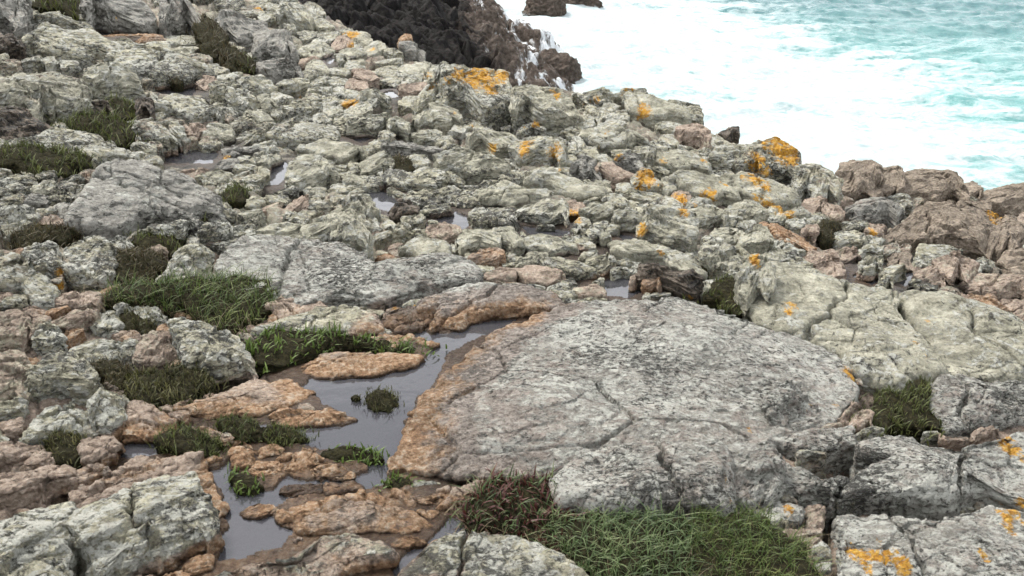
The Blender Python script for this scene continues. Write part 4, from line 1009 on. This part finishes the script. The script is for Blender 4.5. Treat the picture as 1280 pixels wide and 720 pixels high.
for k, (u, v, q) in enumerate(seeds):
    P = []
    for an in np.linspace(0, 2 * np.pi, 28, endpoint=False):
        dx, dy = math.cos(an), .6 * math.sin(an); L = 0
        while L < 60:
            iu = int((u + dx * (L + 2) + 330) // GS); iv = int((v + dy * (L + 2) + 40) // GS)
            if not (0 <= iu < own.shape[1] and 0 <= iv < own.shape[0]) or own[iv, iu] != k: break
            L += 2
        P.append((u + dx * (L + 1.5), v + dy * (L + 1.5)))
    P = simplify(np.array(P), 3.2); A = abs(np.sum(P[:, 0] * np.roll(P[:, 1], -1) - np.roll(P[:, 0], -1) * P[:, 1]) / 2)
    if A > 45 and rs.rand() > (.30 if u < 500 and v >= 300 else .10): placed.append((u, v, A, P))
placed.sort(key=lambda q: (not (-15 < q[0] < 1295 and -10 < q[1] < 735), -q[2]))
ZONES = [('loose lichen stone in the rubble on the upper left ledges', 'stones on the upper left ledges', lambda u, v: u < 330 and v < 300),
         ('small pale stone in the fractured ground below the sea cliff crest', 'stones below the cliff crest', lambda u, v: 330 <= u < 640 and v < 300),
         ('small lichen spotted stone on the slope under the sea skyline', 'stones under the sea skyline', lambda u, v: 640 <= u < 1010 and v < 400),
         ('small bare stone in the pale rubble by the brown shore rocks', 'stones by the brown shore rocks', lambda u, v: u >= 1010 and v < 440),
         ('small brown stone in the stream side rubble on the left', 'stones on the left of the stream', lambda u, v: u < 500),
         ('small grey stone lodged beside the huge speckled slab', 'stones beside the speckled slab', lambda u, v: True)]
heapV, heapF, hr, hd, off = [], [], [], [], 0
for i, (u, v, sz, P) in enumerate(placed):
    zi = next(k for k, z in enumerate(ZONES) if z[2](u, v))
    style = rs.choice(list(['VGVPY', 'VGVGP', 'GVGVP', 'VPVBP', 'RPVPV', 'PVSSR'][zi]))
    f, s = (.08 + .42 * rs.rand() ** 1.7) * (1.0 if zi != 4 else .5), rs.uniform(-.04, .22)
    if i < 105:
        add_rock('stone', ZONES[zi][0], style, P, f, s, 3000 + i, 'stone', ZONES[zi][1], bulge=.05)
    elif i < 1500:
        V, F, *_ = build_rock(P, f, s, 'V', 3000 + i, dens=2.4, bulge=.05)
        heapV.append(V); heapF.append(F + off); off += len(V); hr.append(np.full(len(V), [.2, .05, .05, .25, .6, .25][zi] * rs.rand() * 1.3))
V = np.concatenate(heapV); F = np.concatenate(heapF)
me = mesh_from('loose_stones', V, F.ravel(), np.arange(len(F)) * 4, MATS['V'], False); o = link('loose_stones', me, (0, 0, 0)); tag(o, kind='stuff')
attr(me, 'rust', np.concatenate(hr)); attr(me, 'dark', np.zeros(len(V))); STORE.append((o, V, np.zeros(len(V))))
print('placed', len(placed))

# ------------------------------------------------------------------ orange lichen on the stones that carry it
bpy.context.view_layer.update(); dg = bpy.context.evaluated_depsgraph_get(); sc = bpy.context.scene
for u, v, rad, a in LICHEN:
    d = rays(np.array([[u, v]], float))[0]; d3 = Vector(d).normalized()
    ok, loc, nr_, ix, ob, mt = sc.ray_cast(dg, Vector(CAM), d3)
    if not ok: continue
    loc = np.array(loc); R = 1.25 * rad * np.linalg.norm(loc - CAM) / FPX
    if np.linalg.norm(loc - CAM) > 18: continue
    for o, V, L in STORE:
        if abs(V[0, 0] - loc[0]) > 40: continue
        m = (np.abs(V[:, 0] - loc[0]) < 2.2 * R) & (np.abs(V[:, 1] - loc[1]) < 5 * R)
        if m.any():
            q = V[m] - loc; k = np.sqrt((q[:, 0] / R) ** 2 + (q[:, 1] / (2.0 * R)) ** 2 + (q[:, 2] / R) ** 2)
            L[m] = np.maximum(L[m], a * np.clip(1.35 - .75 * k, 0, 1))
for o, V, L in STORE: attr(o.data, 'lich', L)

# ------------------------------------------------------------------ camera, light, world
cam = bpy.data.cameras.new('camera'); co = bpy.data.objects.new('camera', cam); COL.objects.link(co)
cam.lens = LENS; cam.sensor_width = 36; cam.clip_end = 9000; cam.clip_start = .05
co.location = CAM; co.rotation_euler = (math.pi / 2 + PITCH, 0, 0)
cam.dof.use_dof = True; cam.dof.focus_distance = 6.0; cam.dof.aperture_fstop = 9.0
sc.camera = co
EL, AZ = math.radians(52), math.radians(-42)         # sun up and to the left, beyond the slope
ld = bpy.data.lights.new('sun', 'SUN'); ld.energy = 2.1; ld.angle = math.radians(16); ld.color = (1, .955, .89)
lo = bpy.data.objects.new('sun', ld); COL.objects.link(lo)
sv = Vector((math.sin(AZ) * math.cos(EL), math.cos(AZ) * math.cos(EL), math.sin(EL)))
lo.rotation_euler = sv.to_track_quat('Z', 'Y').to_euler(); lo.location = (0, 0, 30)
w = bpy.data.worlds.new('World'); sc.world = w; w.use_nodes = True; nt = w.node_tree; nt.nodes.clear()
sky = nt.nodes.new('ShaderNodeTexSky'); sky.sky_type = 'NISHITA'; sky.sun_disc = False; sky.sun_elevation = EL; sky.sun_rotation = AZ; sky.dust_density = 4; sky.air_density = 1.0
hs = nt.nodes.new('ShaderNodeHueSaturation'); hs.inputs['Saturation'].default_value = .22
bg = nt.nodes.new('ShaderNodeBackground'); bg.inputs[1].default_value = .10
ou = nt.nodes.new('ShaderNodeOutputWorld')
nt.links.new(sky.outputs[0], hs.inputs['Color']); mx = nt.nodes.new('ShaderNodeMix'); mx.data_type = 'RGBA'; mx.inputs[0].default_value = .75      # thick even cloud over the clear sky
mx.inputs[7].default_value = (7.7, 7.8, 8.0, 1); nt.links.new(hs.outputs[0], mx.inputs[6])
tc = nt.nodes.new('ShaderNodeTexCoord'); cn = nt.nodes.new('ShaderNodeTexNoise'); cn.inputs['Scale'].default_value = 3.2; cn.inputs['Detail'].default_value = 6; cn.inputs['Distortion'].default_value = .6
mpn = nt.nodes.new('ShaderNodeMapping'); mpn.inputs['Scale'].default_value = (1, 1, 2.6); nt.links.new(tc.outputs['Generated'], mpn.inputs[0]); nt.links.new(mpn.outputs[0], cn.inputs['Vector'])
cr = nt.nodes.new('ShaderNodeValToRGB'); cr.color_ramp.elements[0].position = .34; cr.color_ramp.elements[0].color = (.62, .64, .69, 1); cr.color_ramp.elements[1].position = .66; cr.color_ramp.elements[1].color = (1.32, 1.31, 1.29, 1)
nt.links.new(cn.outputs[0], cr.inputs[0]); mu = nt.nodes.new('ShaderNodeMix'); mu.data_type = 'RGBA'; mu.blend_type = 'MULTIPLY'; mu.inputs[0].default_value = 1
nt.links.new(mx.outputs[2], mu.inputs[6]); nt.links.new(cr.outputs[0], mu.inputs[7]); nt.links.new(mu.outputs[2], bg.inputs[0]); nt.links.new(bg.outputs[0], ou.inputs[0])
vs = sc.view_settings; vs.view_transform = 'Standard'; vs.look = 'None'; vs.gamma = 1; vs.exposure = 1.42
